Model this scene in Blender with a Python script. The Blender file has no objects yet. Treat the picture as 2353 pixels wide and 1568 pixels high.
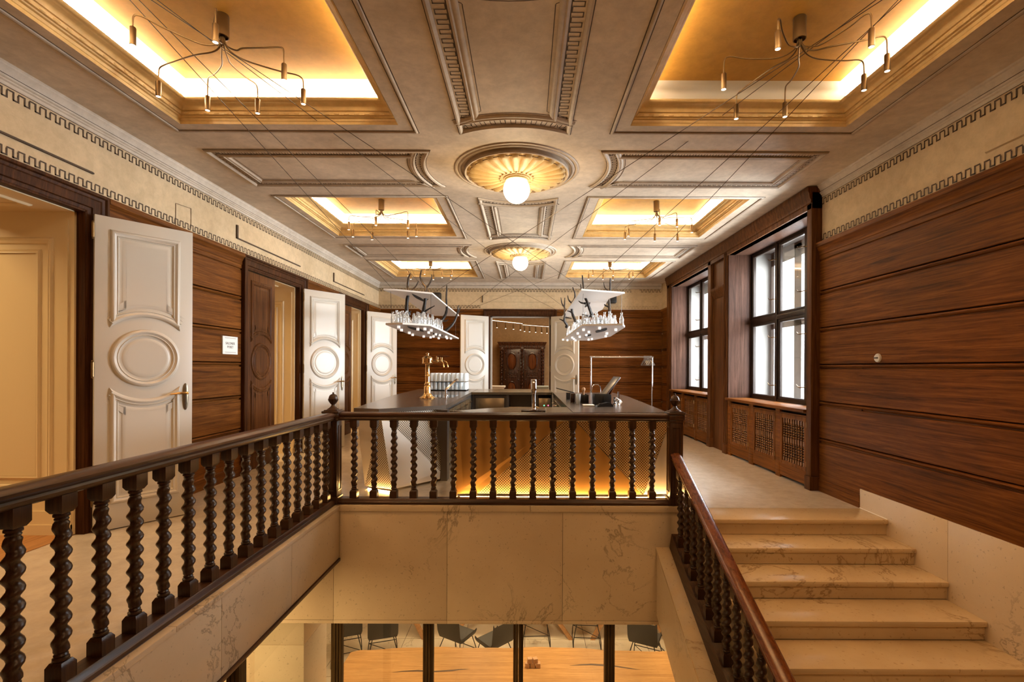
import bpy, bmesh, math, random
from math import sin, cos, pi, radians, sqrt, atan2
from mathutils import Vector, Matrix

random.seed(7)
SC = bpy.context.scene
COL = SC.collection

# ------------------------------------------------------------------ camera
cam_data = bpy.data.cameras.new('camera')
cam_data.sensor_width = 36.0
cam_data.lens = 1111.0 / 2353.0 * 36.0
cam_data.shift_x = -(1208.4 - 1176.5) / 2353.0
cam_data.shift_y = (845.3 - 784.0) / 2353.0
cam_data.clip_start = 0.02
cam_data.clip_end = 200
cam = bpy.data.objects.new('camera', cam_data)
COL.objects.link(cam)
_s = radians(0.25)
cam.matrix_world = Matrix(((cos(_s), -sin(_s), 0, 0), (0, 0, -1, 0), (sin(_s), cos(_s), 0, 1.40), (0, 0, 0, 1)))
SC.camera = cam

# ------------------------------------------------------------------ world, exposure
world = bpy.data.worlds.new('overcast_sky')
SC.world = world
world.use_nodes = True
bg = world.node_tree.nodes['Background']
bg.inputs[0].default_value = (0.90, 0.95, 1.0, 1)
bg.inputs[1].default_value = 5.0
SC.view_settings.view_transform = 'Standard'
SC.view_settings.look = 'None'
SC.view_settings.exposure = -0.1
SC.view_settings.gamma = 1.0
SC.view_settings.use_curve_mapping = False
SC.cycles.use_denoising = True
SC.cycles.max_bounces = 7
SC.cycles.diffuse_bounces = 4
SC.cycles.glossy_bounces = 3
SC.cycles.transmission_bounces = 5
SC.cycles.transparent_max_bounces = 12
SC.cycles.caustics_reflective = False
SC.cycles.caustics_refractive = False
SC.cycles.sample_clamp_indirect = 6.0

WARM = (1.0, 0.60, 0.24)
WARM2 = (1.0, 0.70, 0.38)

def lamp(name, kind, loc, power, color=WARM2, size=0.2, size_y=None, rot=(0, 0, 0), parent=None, spot=None):
    d = bpy.data.lights.new(name, kind)
    d.energy = power
    d.color = color
    if kind == 'AREA':
        d.size = size
        if size_y:
            d.shape = 'RECTANGLE'
            d.size_y = size_y
    else:
        d.shadow_soft_size = size
    if spot:
        d.spot_size = radians(spot)
        d.spot_blend = 0.6
    o = bpy.data.objects.new(name, d)
    COL.objects.link(o)
    o.location = loc
    o.rotation_euler = rot
    if parent:
        o.parent = parent
    return o

# daylight entering each of the two windows (the sky beyond is only seen through deep reveals)
for yc in (6.78, 9.86):
    lamp('window_daylight', 'AREA', (4.75, yc, 2.15), 1200, (0.93, 0.965, 1.0), 2.6, 2.24, (0, radians(80), 0))
# two unseen warm fill lights added above the stair landing, brightening fascia and steps
for xc in (-2.0, 1.9):
    lamp('landing_light', 'AREA', (xc, -0.4, 3.40), 54, (1.0, 0.62, 0.30), 0.7)

# ------------------------------------------------------------------ materials
MATS = {}

def _new(name):
    m = bpy.data.materials.new(name)
    m.use_nodes = True
    nt = m.node_tree
    b = nt.nodes['Principled BSDF']
    MATS[name] = m
    return m, nt, b

def simple(name, col, rough=0.5, metal=0.0, spec=0.5, coat=0.0):
    m, nt, b = _new(name)
    b.inputs['Base Color'].default_value = (*col, 1)
    b.inputs['Roughness'].default_value = rough
    b.inputs['Metallic'].default_value = metal
    b.inputs['Specular IOR Level'].default_value = spec
    b.inputs['Coat Weight'].default_value = coat
    return m

def _coord(nt, scale, kind='Object', rot=(0, 0, 0)):
    tc = nt.nodes.new('ShaderNodeTexCoord')
    mp = nt.nodes.new('ShaderNodeMapping')
    mp.inputs['Scale'].default_value = scale
    mp.inputs['Rotation'].default_value = rot
    nt.links.new(tc.outputs[kind], mp.inputs['Vector'])
    return mp

def _noise(nt, vec, scale, detail=4, rough=0.6, dist=0.0):
    n = nt.nodes.new('ShaderNodeTexNoise')
    n.inputs['Scale'].default_value = scale
    n.inputs['Detail'].default_value = detail
    n.inputs['Roughness'].default_value = rough
    n.inputs['Distortion'].default_value = dist
    nt.links.new(vec.outputs[0], n.inputs['Vector'])
    return n

def _ramp(nt, fac, stops):
    r = nt.nodes.new('ShaderNodeValToRGB')
    el = r.color_ramp.elements
    while len(el) > 1:
        el.remove(el[0])
    el[0].position = stops[0][0]
    el[0].color = (*stops[0][1], 1)
    for p, c in stops[1:]:
        e = el.new(p)
        e.color = (*c, 1)
    nt.links.new(fac, r.inputs['Fac'])
    return r

def _mix(nt, fac, a, b, mode='MIX'):
    n = nt.nodes.new('ShaderNodeMix')
    n.data_type = 'RGBA'
    n.blend_type = mode
    if hasattr(fac, 'default_value') or hasattr(fac, 'links'):
        nt.links.new(fac, n.inputs[0])
    else:
        n.inputs[0].default_value = fac
    for k, v in ((6, a), (7, b)):
        if isinstance(v, tuple):
            n.inputs[k].default_value = (*v, 1)
        else:
            nt.links.new(v, n.inputs[k])
    return n

def _bump(nt, b, h, strength=0.2, dist=0.01):
    bp = nt.nodes.new('ShaderNodeBump')
    bp.inputs['Strength'].default_value = strength
    bp.inputs['Distance'].default_value = dist
    nt.links.new(h, bp.inputs['Height'])
    nt.links.new(bp.outputs[0], b.inputs['Normal'])

def wood(name, dark, mid, light, axis='z', rough=0.44, fine=1.0, spec=0.08, bump=0.12):
    """Grain runs along the given axis."""
    m, nt, b = _new(name)
    st = {'x': (1.1, 30, 30), 'y': (30, 1.1, 30), 'z': (30, 30, 1.1)}[axis]
    v = _coord(nt, st)
    n1 = _noise(nt, v, 1.1 * fine, 7, 0.62, 0.9)
    big = _coord(nt, (0.6, 0.6, 0.6))
    n2 = _noise(nt, big, 1.6, 3, 0.5)
    r = _ramp(nt, n1.outputs['Fac'], [(0.30, dark), (0.50, mid), (0.72, light)])
    v2 = _coord(nt, tuple(s * 5 for s in st))
    n3 = _noise(nt, v2, 1.6 * fine, 3, 0.7, 0.3)
    r3 = _ramp(nt, n3.outputs['Fac'], [(0.38, (0.66, 0.62, 0.58)), (0.52, (1, 1, 1))])
    mx = _mix(nt, 0.6, r.outputs[0], r3.outputs[0], 'MULTIPLY')
    r2 = _ramp(nt, n2.outputs['Fac'], [(0.3, (0.72, 0.70, 0.70)), (0.7, (1.18, 1.15, 1.1))])
    mx2 = _mix(nt, 0.8, mx.outputs[2], r2.outputs[0], 'MULTIPLY')
    nt.links.new(mx2.outputs[2], b.inputs['Base Color'])
    b.inputs['Roughness'].default_value = rough
    b.inputs['Specular IOR Level'].default_value = spec
    _bump(nt, b, n3.outputs['Fac'], bump, 0.004)
    return m

def marble(name, base, tint, vein, rough=0.28, amount=0.6):
    m, nt, b = _new(name)
    v = _coord(nt, (1, 1, 1), rot=(0.3, 0.5, 0.7))
    n0 = _noise(nt, v, 1.3, 5, 0.6)
    r0 = _ramp(nt, n0.outputs['Fac'], [(0.3, tint), (0.65, base)])
    d = _noise(nt, v, 1.25, 9, 0.62, 0.6)
    # veins: thin band where the noise crosses one half
    mth = nt.nodes.new('ShaderNodeMath'); mth.operation = 'SUBTRACT'
    nt.links.new(d.outputs['Fac'], mth.inputs[0]); mth.inputs[1].default_value = 0.5
    ab = nt.nodes.new('ShaderNodeMath'); ab.operation = 'ABSOLUTE'
    nt.links.new(mth.outputs[0], ab.inputs[0])
    rv = _ramp(nt, ab.outputs[0], [(0.0, (1, 1, 1)), (0.004, (.8, .8, .8)), (0.010, (0.0, 0.0, 0.0))])
    gate = _noise(nt, v, 0.9, 2, 0.5)
    rg = _ramp(nt, gate.outputs['Fac'], [(0.47, (0, 0, 0)), (0.56, (1, 1, 1))])
    vm = _mix(nt, 1.0, rv.outputs[0], rg.outputs[0], 'MULTIPLY')
    sp = _noise(nt, v, 38, 2, 0.5)
    rs = _ramp(nt, sp.outputs['Fac'], [(0.66, (0, 0, 0)), (0.70, (1, 1, 1))])
    ad = _mix(nt, 0.55, vm.outputs[2], rs.outputs[0], 'LIGHTEN')
    gm = nt.nodes.new('ShaderNodeMath'); gm.operation = 'MULTIPLY'
    nt.links.new(ad.outputs[2], gm.inputs[0]); gm.inputs[1].default_value = amount
    mx = _mix(nt, gm.outputs[0], r0.outputs[0], vein)
    nt.links.new(mx.outputs[2], b.inputs['Base Color'])
    b.inputs['Roughness'].default_value = rough
    return m

def plaster(name, a, c, streak=(1, 1, 1), rough=0.75, scale=1.2, lo=0.35, hi=0.68):
    m, nt, b = _new(name)
    v = _coord(nt, streak)
    n1 = _noise(nt, v, scale, 8, 0.68, 0.4)
    r = _ramp(nt, n1.outputs['Fac'], [(lo, a), (hi, c)])
    n2 = _noise(nt, v, scale * 9, 5, 0.7, 0.2)
    r2 = _ramp(nt, n2.outputs['Fac'], [(0.35, (0.86, 0.85, 0.84)), (0.62, (1.08, 1.07, 1.06))])
    mx = _mix(nt, 0.75, r.outputs[0], r2.outputs[0], 'MULTIPLY')
    nt.links.new(mx.outputs[2], b.inputs['Base Color'])
    b.inputs['Roughness'].default_value = rough
    b.inputs['Specular IOR Level'].default_value = 0.3
    _bump(nt, b, n2.outputs['Fac'], 0.08, 0.01)
    return m

def emitter(name, col, strength):
    m, nt, b = _new(name)
    b.inputs['Base Color'].default_value = (*col, 1)
    b.inputs['Emission Color'].default_value = (*col, 1)
    b.inputs['Emission Strength'].default_value = strength
    return m

def glass(name, tint, refl=0.12, rough=0.02, glint_mix=0.0):
    """Clear thin glass: see-through with a fresnel reflection."""
    m, nt, b = _new(name)
    out = nt.nodes['Material Output']
    tr = nt.nodes.new('ShaderNodeBsdfTransparent')
    tr.inputs[0].default_value = (*tint, 1)
    gl = nt.nodes.new('ShaderNodeBsdfGlossy')
    gl.inputs['Roughness'].default_value = rough
    gl.inputs[0].default_value = (1, 1, 1, 1)
    lw = nt.nodes.new('ShaderNodeLayerWeight')
    lw.inputs['Blend'].default_value = refl
    mx = nt.nodes.new('ShaderNodeMixShader')
    nt.links.new(lw.outputs['Facing'], mx.inputs[0])
    nt.links.new(tr.outputs[0], mx.inputs[1])
    nt.links.new(gl.outputs[0], mx.inputs[2])
    nt.links.new(mx.outputs[0], out.inputs['Surface'])
    if glint_mix:  # diffuse white stands in for the many bright reflections in the glass
        df = nt.nodes.new('ShaderNodeBsdfDiffuse')
        df.inputs[0].default_value = (0.95, 0.97, 0.98, 1)
        m2 = nt.nodes.new('ShaderNodeMixShader')
        m2.inputs[0].default_value = glint_mix
        nt.links.new(mx.outputs[0], m2.inputs[1])
        nt.links.new(df.outputs[0], m2.inputs[2])
        nt.links.new(m2.outputs[0], out.inputs['Surface'])
    return m

def perforated(name, col, hole, pitch, rough=0.4, radius=0.33):
    """Sheet with staggered round punched holes; UV in metres."""
    m, nt, b = _new(name)
    v = _coord(nt, (1 / pitch, 1 / pitch, 1), 'UV', (0, 0, radians(45)))
    fr = nt.nodes.new('ShaderNodeVectorMath'); fr.operation = 'FRACTION'
    nt.links.new(v.outputs[0], fr.inputs[0])
    sb = nt.nodes.new('ShaderNodeVectorMath'); sb.operation = 'SUBTRACT'
    nt.links.new(fr.outputs[0], sb.inputs[0]); sb.inputs[1].default_value = (0.5, 0.5, 0)
    ml = nt.nodes.new('ShaderNodeVectorMath'); ml.operation = 'MULTIPLY'
    nt.links.new(sb.outputs[0], ml.inputs[0]); ml.inputs[1].default_value = (1, 1, 0)
    ln = nt.nodes.new('ShaderNodeVectorMath'); ln.operation = 'LENGTH'
    nt.links.new(ml.outputs[0], ln.inputs[0])
    r = _ramp(nt, ln.outputs['Value'], [(radius - 0.04, hole), (radius + 0.03, col)])
    nt.links.new(r.outputs[0], b.inputs['Base Color'])
    b.inputs['Roughness'].default_value = rough
    return m

W_D, W_M, W_L = (0.050, 0.0160, 0.0030), (0.132, 0.045, 0.0080), (0.215, 0.080, 0.016)
M_WX = wood('oak_panel_grain_x', W_D, W_M, W_L, 'x')
M_WY = wood('oak_panel_grain_y', W_D, W_M, W_L, 'y')
M_WZ = wood('oak_panel_grain_z', W_D, W_M, W_L, 'z')
M_WCAS = wood('window_casing_oak', (0.035, 0.0125, 0.004), (0.088, 0.033, 0.010), (0.15, 0.062, 0.020), 'z')
M_WREV = wood('window_reveal_oak', (0.022, 0.010, 0.006), (0.050, 0.024, 0.015), (0.085, 0.042, 0.028), 'z')  # same oak as the panelling, shade of the reveals put into its colour
M_WDK = wood('dark_oak_trim', (0.018, 0.0062, 0.0022), (0.050, 0.0180, 0.0062), (0.09, 0.035, 0.012), 'z')
M_RAILY = wood('balustrade_oak_y', (0.018, 0.008, 0.004), (0.050, 0.021, 0.010), (0.10, 0.047, 0.023), 'y', 0.30, 1.0, 0.35)
M_RAILX = wood('balustrade_oak_x', (0.018, 0.008, 0.004), (0.050, 0.021, 0.010), (0.10, 0.047, 0.023), 'x', 0.30, 1.0, 0.35)
M_RAILZ = wood('balustrade_oak_z', (0.018, 0.008, 0.004), (0.046, 0.020, 0.009), (0.085, 0.040, 0.019), 'z', 0.30, 1.0, 0.35)
M_HAND = wood('handrail_oak', (0.06, 0.018, 0.006), (0.14, 0.042, 0.012), (0.22, 0.075, 0.022), 'y', 0.25, 1.0, 0.4)
M_FRAME = wood('window_frame_wood', (0.008, 0.005, 0.004), (0.02, 0.011, 0.007), (0.04, 0.022, 0.013), 'z', 0.35, 1.0, 0.3)
M_WARD = wood('wardrobe_walnut', (0.012, 0.004, 0.002), (0.036, 0.011, 0.004), (0.08, 0.025, 0.008), 'z', 0.22, 1.0, 0.6)
M_WARD2 = wood('wardrobe_burl', (0.05, 0.016, 0.005), (0.11, 0.036, 0.011), (0.18, 0.065, 0.02), 'z', 0.25)
M_TABLE = wood('live_edge_oak', (0.42, 0.215, 0.075), (0.53, 0.29, 0.11), (0.62, 0.37, 0.155), 'x', 0.4, 0.8)
M_PARQ = wood('parquet_oak', (0.30, 0.14, 0.05), (0.42, 0.21, 0.08), (0.52, 0.28, 0.11), 'y', 0.3)
M_CEIL = plaster('taupe_ceiling_plaster', (0.50, 0.41, 0.31), (0.72, 0.61, 0.48), (1, 1, 1), 0.65)
M_FRIEZE = plaster('ochre_frieze_plaster', (0.50, 0.375, 0.225), (0.64, 0.495, 0.315), (1, 1, 1), 0.7)
M_CORN = plaster('pale_cornice_plaster', (0.52, 0.44, 0.35), (0.64, 0.56, 0.47), (1, 1, 1), 0.6)
M_LINE = simple('brown_painted_line', (0.060, 0.032, 0.014), 0.7)
M_MOULD = plaster('moulding_plaster', (0.42, 0.34, 0.26), (0.56, 0.47, 0.37), (1, 1, 1), 0.55)
M_GOLD = plaster('ochre_gilt_plaster', (0.56, 0.37, 0.14), (0.70, 0.49, 0.22), (1, 1, 1), 0.45)
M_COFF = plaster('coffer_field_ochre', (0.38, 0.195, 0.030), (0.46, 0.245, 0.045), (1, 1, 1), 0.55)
M_WHITE = simple('ivory_door_paint', (0.565, 0.525, 0.46), 0.34)
M_CREAM = simple('cream_jamb_paint', (0.72, 0.58, 0.36), 0.35)
M_CREAMW = simple('cream_room_wall', (0.70, 0.60, 0.42), 0.7)
M_BROOM = plaster('tan_room_wall', (0.40, 0.25, 0.115), (0.48, 0.31, 0.15), (1, 1, 1), 0.8)
M_FLOOR = plaster('resin_floor', (0.49, 0.435, 0.37), (0.55, 0.49, 0.42), (1, 1, 1), 0.22, 0.8)
MATS['resin_floor'].node_tree.nodes['Principled BSDF'].inputs['Specular IOR Level'].default_value = 1.0
M_MARB = marble('cream_marble', (0.62, 0.51, 0.375), (0.54, 0.43, 0.30), (0.12, 0.085, 0.05), 0.32)
M_MARB2 = marble('stair_marble', (0.60, 0.47, 0.30), (0.50, 0.37, 0.22), (0.22, 0.135, 0.065), 0.22, 0.75)
M_MARBF = marble('hall_floor_marble', (0.70, 0.60, 0.46), (0.60, 0.49, 0.34), (0.3, 0.22, 0.14), 0.3)
M_BRONZE = wood('bronze_mullion', (0.035, 0.022, 0.010), (0.07, 0.045, 0.020), (0.11, 0.075, 0.036), 'z', 0.4)
M_BRASS = simple('aged_brass', (0.42, 0.27, 0.11), 0.28, 1.0)
M_GOLDM = simple('polished_brass', (0.85, 0.55, 0.24), 0.16, 1.0)
M_LAMPB = simple('bronzed_lamp_metal', (0.17, 0.105, 0.045), 0.38, 0.9)
M_DARKM = simple('dark_iron', (0.02, 0.018, 0.017), 0.45, 0.6)
M_BLACK = simple('black_plastic', (0.006, 0.006, 0.007), 0.4)
M_CHROME = simple('chrome', (0.78, 0.78, 0.80), 0.08, 1.0)
M_STEEL = simple('patinated_steel_top', (0.235, 0.18, 0.14), 0.24, 0.7)
M_STEELD = simple('steel_carcass', (0.16, 0.14, 0.13), 0.32, 0.85)
M_BAR = simple('bar_lacquer', (0.66, 0.59, 0.50), 0.38)
M_BART = simple('bar_tan_lacquer', (0.50, 0.27, 0.08), 0.36)  # even tan base colour on the front facets of the bar
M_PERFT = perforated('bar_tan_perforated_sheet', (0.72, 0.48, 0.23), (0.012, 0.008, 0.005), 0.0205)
M_PERF = perforated('bar_perforated_sheet', (0.66, 0.57, 0.45), (0.012, 0.009, 0.007), 0.0205)
M_PAPER = simple('white_paper', (0.80, 0.78, 0.74), 0.7)
M_WSHELF = simple('white_acrylic', (0.78, 0.73, 0.69), 0.38)
M_BRANCH = simple('charred_branch', (0.018, 0.011, 0.008), 0.55)
M_GLASS = glass('bottle_glass', (0.96, 0.98, 0.99), 0.36, 0.05, 0.20)
M_PANE = glass('window_glass', (0.97, 0.98, 0.98), 0.08)
M_GLASSW = glass('tumbler_glass', (0.95, 0.97, 0.97), 0.42, 0.08, 0.40)
M_CUBE = emitter('lit_cube', (1.0, 0.90, 0.84), 0.9)
M_GLOBE = emitter('opal_globe', (1.0, 0.90, 0.74), 9.0)
M_COVE = emitter('cove_led', (1.0, 0.84, 0.62), 60.0)
M_BULB = emitter('spot_lens', (1.0, 0.86, 0.66), 22.0)
M_LED = emitter('warm_led_strip', (1.0, 0.56, 0.18), 170.0)
M_LEDW = emitter('linear_led_white', (1.0, 0.92, 0.80), 4.0)
M_DISC = emitter('ceiling_disc_light', (1.0, 0.74, 0.42), 9.0)
M_ROSE = plaster('rosette_plaster', (0.55, 0.37, 0.15), (0.64, 0.45, 0.20), (1, 1, 1), 0.5)
M_FAC = plaster('courtyard_render', (0.60, 0.60, 0.60), (0.68, 0.68, 0.67), (1, 1, 1), 0.9)
M_GREY = simple('grey_render_band', (0.5, 0.5, 0.51), 0.9)
M_REV = simple('grey_reveal_paint', (0.17, 0.165, 0.155), 0.8)  # outer reveals: weaker light imitated by a darker grey base colour
M_PEWT = simple('pewter_plate', (0.22, 0.175, 0.12), 0.35, 0.9)
M_SHELL = simple('dark_chair_shell', (0.045, 0.040, 0.034), 0.55)
M_WIRE = simple('steel_cable', (0.055, 0.036, 0.022), 0.4, 0.5)
M_GREEN = emitter('green_indicator', (0.1, 1.0, 0.4), 4.0)
M_RED = emitter('red_indicator', (1.0, 0.1, 0.2), 4.0)
M_HANG = simple('grey_hanger_metal', (0.33, 0.33, 0.31), 0.35, 0.8)
M_WBLOCK = wood('pale_block_wood', (0.5, 0.28, 0.15), (0.62, 0.38, 0.22), (0.72, 0.48, 0.3), 'z', 0.5)
M_SLOT = simple('dark_recess', (0.010, 0.006, 0.004), 0.9)
M_CLOTH = simple('white_linen', (0.78, 0.76, 0.72), 0.85)
M_OPAL = simple('switch_porcelain', (0.75, 0.74, 0.70), 0.3)
M_CRACK = simple('plaster_crack', (0.12, 0.07, 0.035), 0.9)

# ------------------------------------------------------------------ mesh builder
def frame_of(d):
    d = Vector(d).normalized()
    up = Vector((0, 0, 1)) if abs(d.z) < 0.95 else Vector((1, 0, 0))
    a = d.cross(up).normalized()
    return d, a, d.cross(a).normalized()

class MB:
    def __init__(self):
        self.v, self.f, self.uv = [], [], None

    def face(self, pts):
        i = len(self.v)
        self.v += [tuple(p) for p in pts]
        self.f.append(tuple(range(i, i + len(pts))))

    def box(self, x0, x1, y0, y1, z0, z1):
        i = len(self.v)
        self.v += [(x, y, z) for x in (x0, x1) for y in (y0, y1) for z in (z0, z1)]
        for q in ((0, 1, 3, 2), (4, 6, 7, 5), (0, 4, 5, 1), (2, 3, 7, 6), (0, 2, 6, 4), (1, 5, 7, 3)):
            self.f.append(tuple(i + k for k in q))
        return self

    def bbox(self, x0, x1, y0, y1, z0, z1, b=0.004):
        """Box with chamfered edges."""
        bm = bmesh.new()
        bmesh.ops.create_cube(bm, size=1.0)
        for vv in bm.verts:
            vv.co = (x0 + (vv.co.x + .5) * (x1 - x0), y0 + (vv.co.y + .5) * (y1 - y0), z0 + (vv.co.z + .5) * (z1 - z0))
        b = min(b, 0.45 * min(abs(x1 - x0), abs(y1 - y0), abs(z1 - z0)))
        bmesh.ops.bevel(bm, geom=bm.edges[:], offset=b, segments=2, profile=0.5, affect='EDGES')
        self.absorb(bm)
        return self

    def absorb(self, bm, mat=None):
        i = len(self.v)
        bm.verts.index_update()
        for vv in bm.verts:
            c = mat @ vv.co if mat else vv.co
            self.v.append(tuple(c))
        for ff in bm.faces:
            self.f.append(tuple(i + vv.index for vv in ff.verts))
        bm.free()

    def rings(self, rings, closed_u=True, cap0=True, cap1=True, closed_v=False):
        n = len(rings[0])
        base = len(self.v)
        for r in rings:
            self.v += [tuple(p) for p in r]
        m = len(rings)
        for a in range(m if closed_v else m - 1):
            b = (a + 1) % m
            for k in range(n if closed_u else n - 1):
                k2 = (k + 1) % n
                self.f.append((base + a * n + k, base + a * n + k2, base + b * n + k2, base + b * n + k))
        if not closed_v and closed_u:
            if cap0:
                self.f.append(tuple(base + k for k in range(n))[::-1])
            if cap1:
                self.f.append(tuple(base + (m - 1) * n + k for k in range(n)))
        return self

    def lathe(self, prof, c=(0, 0, 0), n=16, axis='z', cap=True):
        """prof: (radius, height) pairs."""
        rs = []
        for r, h in prof:
            ring = []
            for k in range(n):
                a = 2 * pi * k / n
                p = (r * cos(a), r * sin(a), h)
                if axis == 'x':
                    p = (p[2], p[0], p[1])
                elif axis == 'y':
                    p = (p[0], p[2], p[1])
                ring.append((p[0] + c[0], p[1] + c[1], p[2] + c[2]))
            rs.append(ring)
        return self.rings(rs, cap0=cap, cap1=cap)

    def tube(self, pts, r, n=8, cap=True):
        """Tube along points; r is a number or one radius per point."""
        pts = [Vector(p) for p in pts]
        rr = r if isinstance(r, (list, tuple)) else [r] * len(pts)
        rs = []
        pa = None
        for i, p in enumerate(pts):
            d = (pts[min(i + 1, len(pts) - 1)] - pts[max(i - 1, 0)])
            d, a, b = frame_of(d)
            if pa is not None:
                a2 = pa - d * pa.dot(d)
                if a2.length > 1e-4:
                    a = a2.normalized()
                    b = d.cross(a)
            pa = a
            rs.append([p + (a * cos(2 * pi * k / n) + b * sin(2 * pi * k / n)) * rr[i] for k in range(n)])
        return self.rings(rs, cap0=cap, cap1=cap)

    def cyl(self, a, b, r, n=12, r2=None):
        return self.tube([a, b], [r, r if r2 is None else r2], n)

    def sphere(self, c, r, n=14, m=8, sx=1, sy=1, sz=1):
        rs = []
        for j in range(m + 1):
            t = pi * j / m
            q = max(1e-4, sin(t))
            rs.append([(c[0] + sx * r * q * cos(2 * pi * k / n), c[1] + sy * r * q * sin(2 * pi * k / n), c[2] - sz * r * cos(t)) for k in range(n)])
        return self.rings(rs)

    def prism(self, poly, z0, z1):
        """Vertical prism over a plan polygon."""
        return self.rings([[(x, y, z0) for x, y in poly], [(x, y, z1) for x, y in poly]])

    def extrude(self, poly3, d):
        d = Vector(d)
        return self.rings([[Vector(p) for p in poly3], [Vector(p) + d for p in poly3]])

    def sweep(self, path, prof, mp=lambda x, y, h: (x, y, h), closed=True):
        """path: 2-D points; prof: (inward offset, height) pairs; mp maps plan+height to space."""
        rs = [[mp(x, y, h) for x, y in offset_path(path, d, closed)] for d, h in prof]
        n = len(rs[0])
        base = len(self.v)
        for r in rs:
            self.v += [tuple(p) for p in r]
        for a in range(len(rs) - 1):
            for k in range(n if closed else n - 1):
                k2 = (k + 1) % n
                self.f.append((base + a * n + k, base + a * n + k2, base + (a + 1) * n + k2, base + (a + 1) * n + k))
        return self

    def build(self, name, m, parent=None, uvfn=None, local=False, sharp=38, bevel=None):
        off = Vector((0, 0, 0))
        if parent is not None and not local:
            off = ORG.get(parent.name, Vector((0, 0, 0)))
        me = bpy.data.meshes.new(name)
        vv = [(p[0] - off.x, p[1] - off.y, p[2] - off.z) for p in self.v]
        me.from_pydata(vv, [], self.f)
        bm = bmesh.new()
        bm.from_mesh(me)
        bmesh.ops.recalc_face_normals(bm, faces=bm.faces[:])
        bm.to_mesh(me)
        bm.free()
        me.shade_smooth()
        me.set_sharp_from_angle(angle=radians(sharp))
        me.materials.append(m)
        if uvfn:
            ul = me.uv_layers.new(name='UVMap')
            for lp in me.loops:
                c = me.vertices[lp.vertex_index].co
                ul.data[lp.index].uv = uvfn((c.x + off.x, c.y + off.y, c.z + off.z))
        o = bpy.data.objects.new(name, me)
        COL.objects.link(o)
        if parent is not None:
            o.parent = parent
            ORG[o.name] = off
        return o

ORG = {}

def offset_path(path, d, closed=True):
    n = len(path)
    if abs(d) < 1e-9:
        return list(path)
    area = sum(path[i][0] * path[(i + 1) % n][1] - path[(i + 1) % n][0] * path[i][1] for i in range(n)) if closed else 1
    sg = 1 if area > 0 else -1
    out = []
    for i in range(n):
        p = Vector(path[i])
        if closed or 0 < i < n - 1:
            e0 = (p - Vector(path[i - 1])).normalized()
            e1 = (Vector(path[(i + 1) % n]) - p).normalized()
        elif i == 0:
            e0 = e1 = (Vector(path[1]) - p).normalized()
        else:
            e0 = e1 = (p - Vector(path[i - 1])).normalized()
        n0 = Vector((-e0.y, e0.x)) * sg
        n1 = Vector((-e1.y, e1.x)) * sg
        b = n0 + n1
        if b.length < 1e-6:
            b = n0.copy()
        b.normalize()
        k = 1 / max(0.35, b.dot(n0))
        q = p + b * d * k
        out.append((q.x, q.y))
    return out

def tag(o, label, cat, group=None, kind=None):
    if label:
        o['label'] = label
    if cat:
        o['category'] = cat
    if group:
        o['group'] = group
    if kind:
        o['kind'] = kind
    return o

def thing(name, loc, label, cat, group=None, rotz=0, kind=None):
    o = bpy.data.objects.new(name, None)
    o.empty_display_size = 0.1
    COL.objects.link(o)
    o.location = loc
    o.rotation_euler = (0, 0, rotz)
    ORG[o.name] = Vector(loc)
    return tag(o, label, cat, group, kind)

def struct(mb, name, m, parent=None, **k):
    o = mb.build(name, m, parent, **k)
    if parent is None:
        o['kind'] = 'structure'
        ORG[o.name] = Vector((0, 0, 0))
    return o

def dup(o, loc=None, rotz=None, parent=None, label=None, rot=None):
    """Copy a thing with its parts and their sub-parts (mesh data is shared)."""
    c = o.copy()
    COL.objects.link(c)
    if parent is not None:
        c.parent = parent
    if loc is not None:
        c.location = loc
        ORG[c.name] = Vector(loc)
    if rotz is not None:
        c.rotation_euler = (0, 0, rotz)
    if rot is not None:
        c.rotation_euler = rot
    if label:
        c['label'] = label
    for ch in list(o.children):
        dup(ch, parent=c)
    return c

def arc(cx, cy, r, a0, a1, n):
    return [(cx + r * cos(a0 + (a1 - a0) * i / n), cy + r * sin(a0 + (a1 - a0) * i / n)) for i in range(n + 1)]

def resample(path, closed=True):
    pts = list(path) + ([path[0]] if closed else [])
    L = [0]
    for a, b in zip(pts, pts[1:]):
        L.append(L[-1] + math.hypot(b[0] - a[0], b[1] - a[1]))
    def at(s):
        s = max(0, min(L[-1], s))
        for i in range(len(pts) - 1):
            if s <= L[i + 1] + 1e-9:
                t = (s - L[i]) / max(1e-9, L[i + 1] - L[i])
                a, b = pts[i], pts[i + 1]
                e = (Vector(b) - Vector(a)).normalized()
                return Vector(a) + (Vector(b) - Vector(a)) * t, e
        return Vector(pts[-1]), e
    return L[-1], at

def greek_key(mb, p0, p1, side, period, height, lw, mp):
    """Square-wave line painted along p0-p1 (or along a list of points); side gives the inward normal sign."""
    path = p0 if p1 is None else [p0, p1]
    total, at = resample(path, False)
    n = max(1, int(total / period))
    per = total / n
    def q(s0, s1, h0, h1):
        cs = []
        for s, h in ((s0, h0), (s1, h0), (s1, h1), (s0, h1)):
            p, e = at(s)
            nn = Vector((-e.y, e.x)) * side
            w = p + nn * h
            cs.append(mp(w.x, w.y))
        mb.face(cs)
    for i in range(n):
        s = i * per
        q(s, s + per / 2 + lw, height - lw, height)
        q(s + per / 2, s + per / 2 + lw, 0, height - lw)
        q(s + per / 2, s + per + lw * .5, 0, lw)
        q(s + per - lw * .5, s + per + lw * .5, lw, height - lw)
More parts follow.
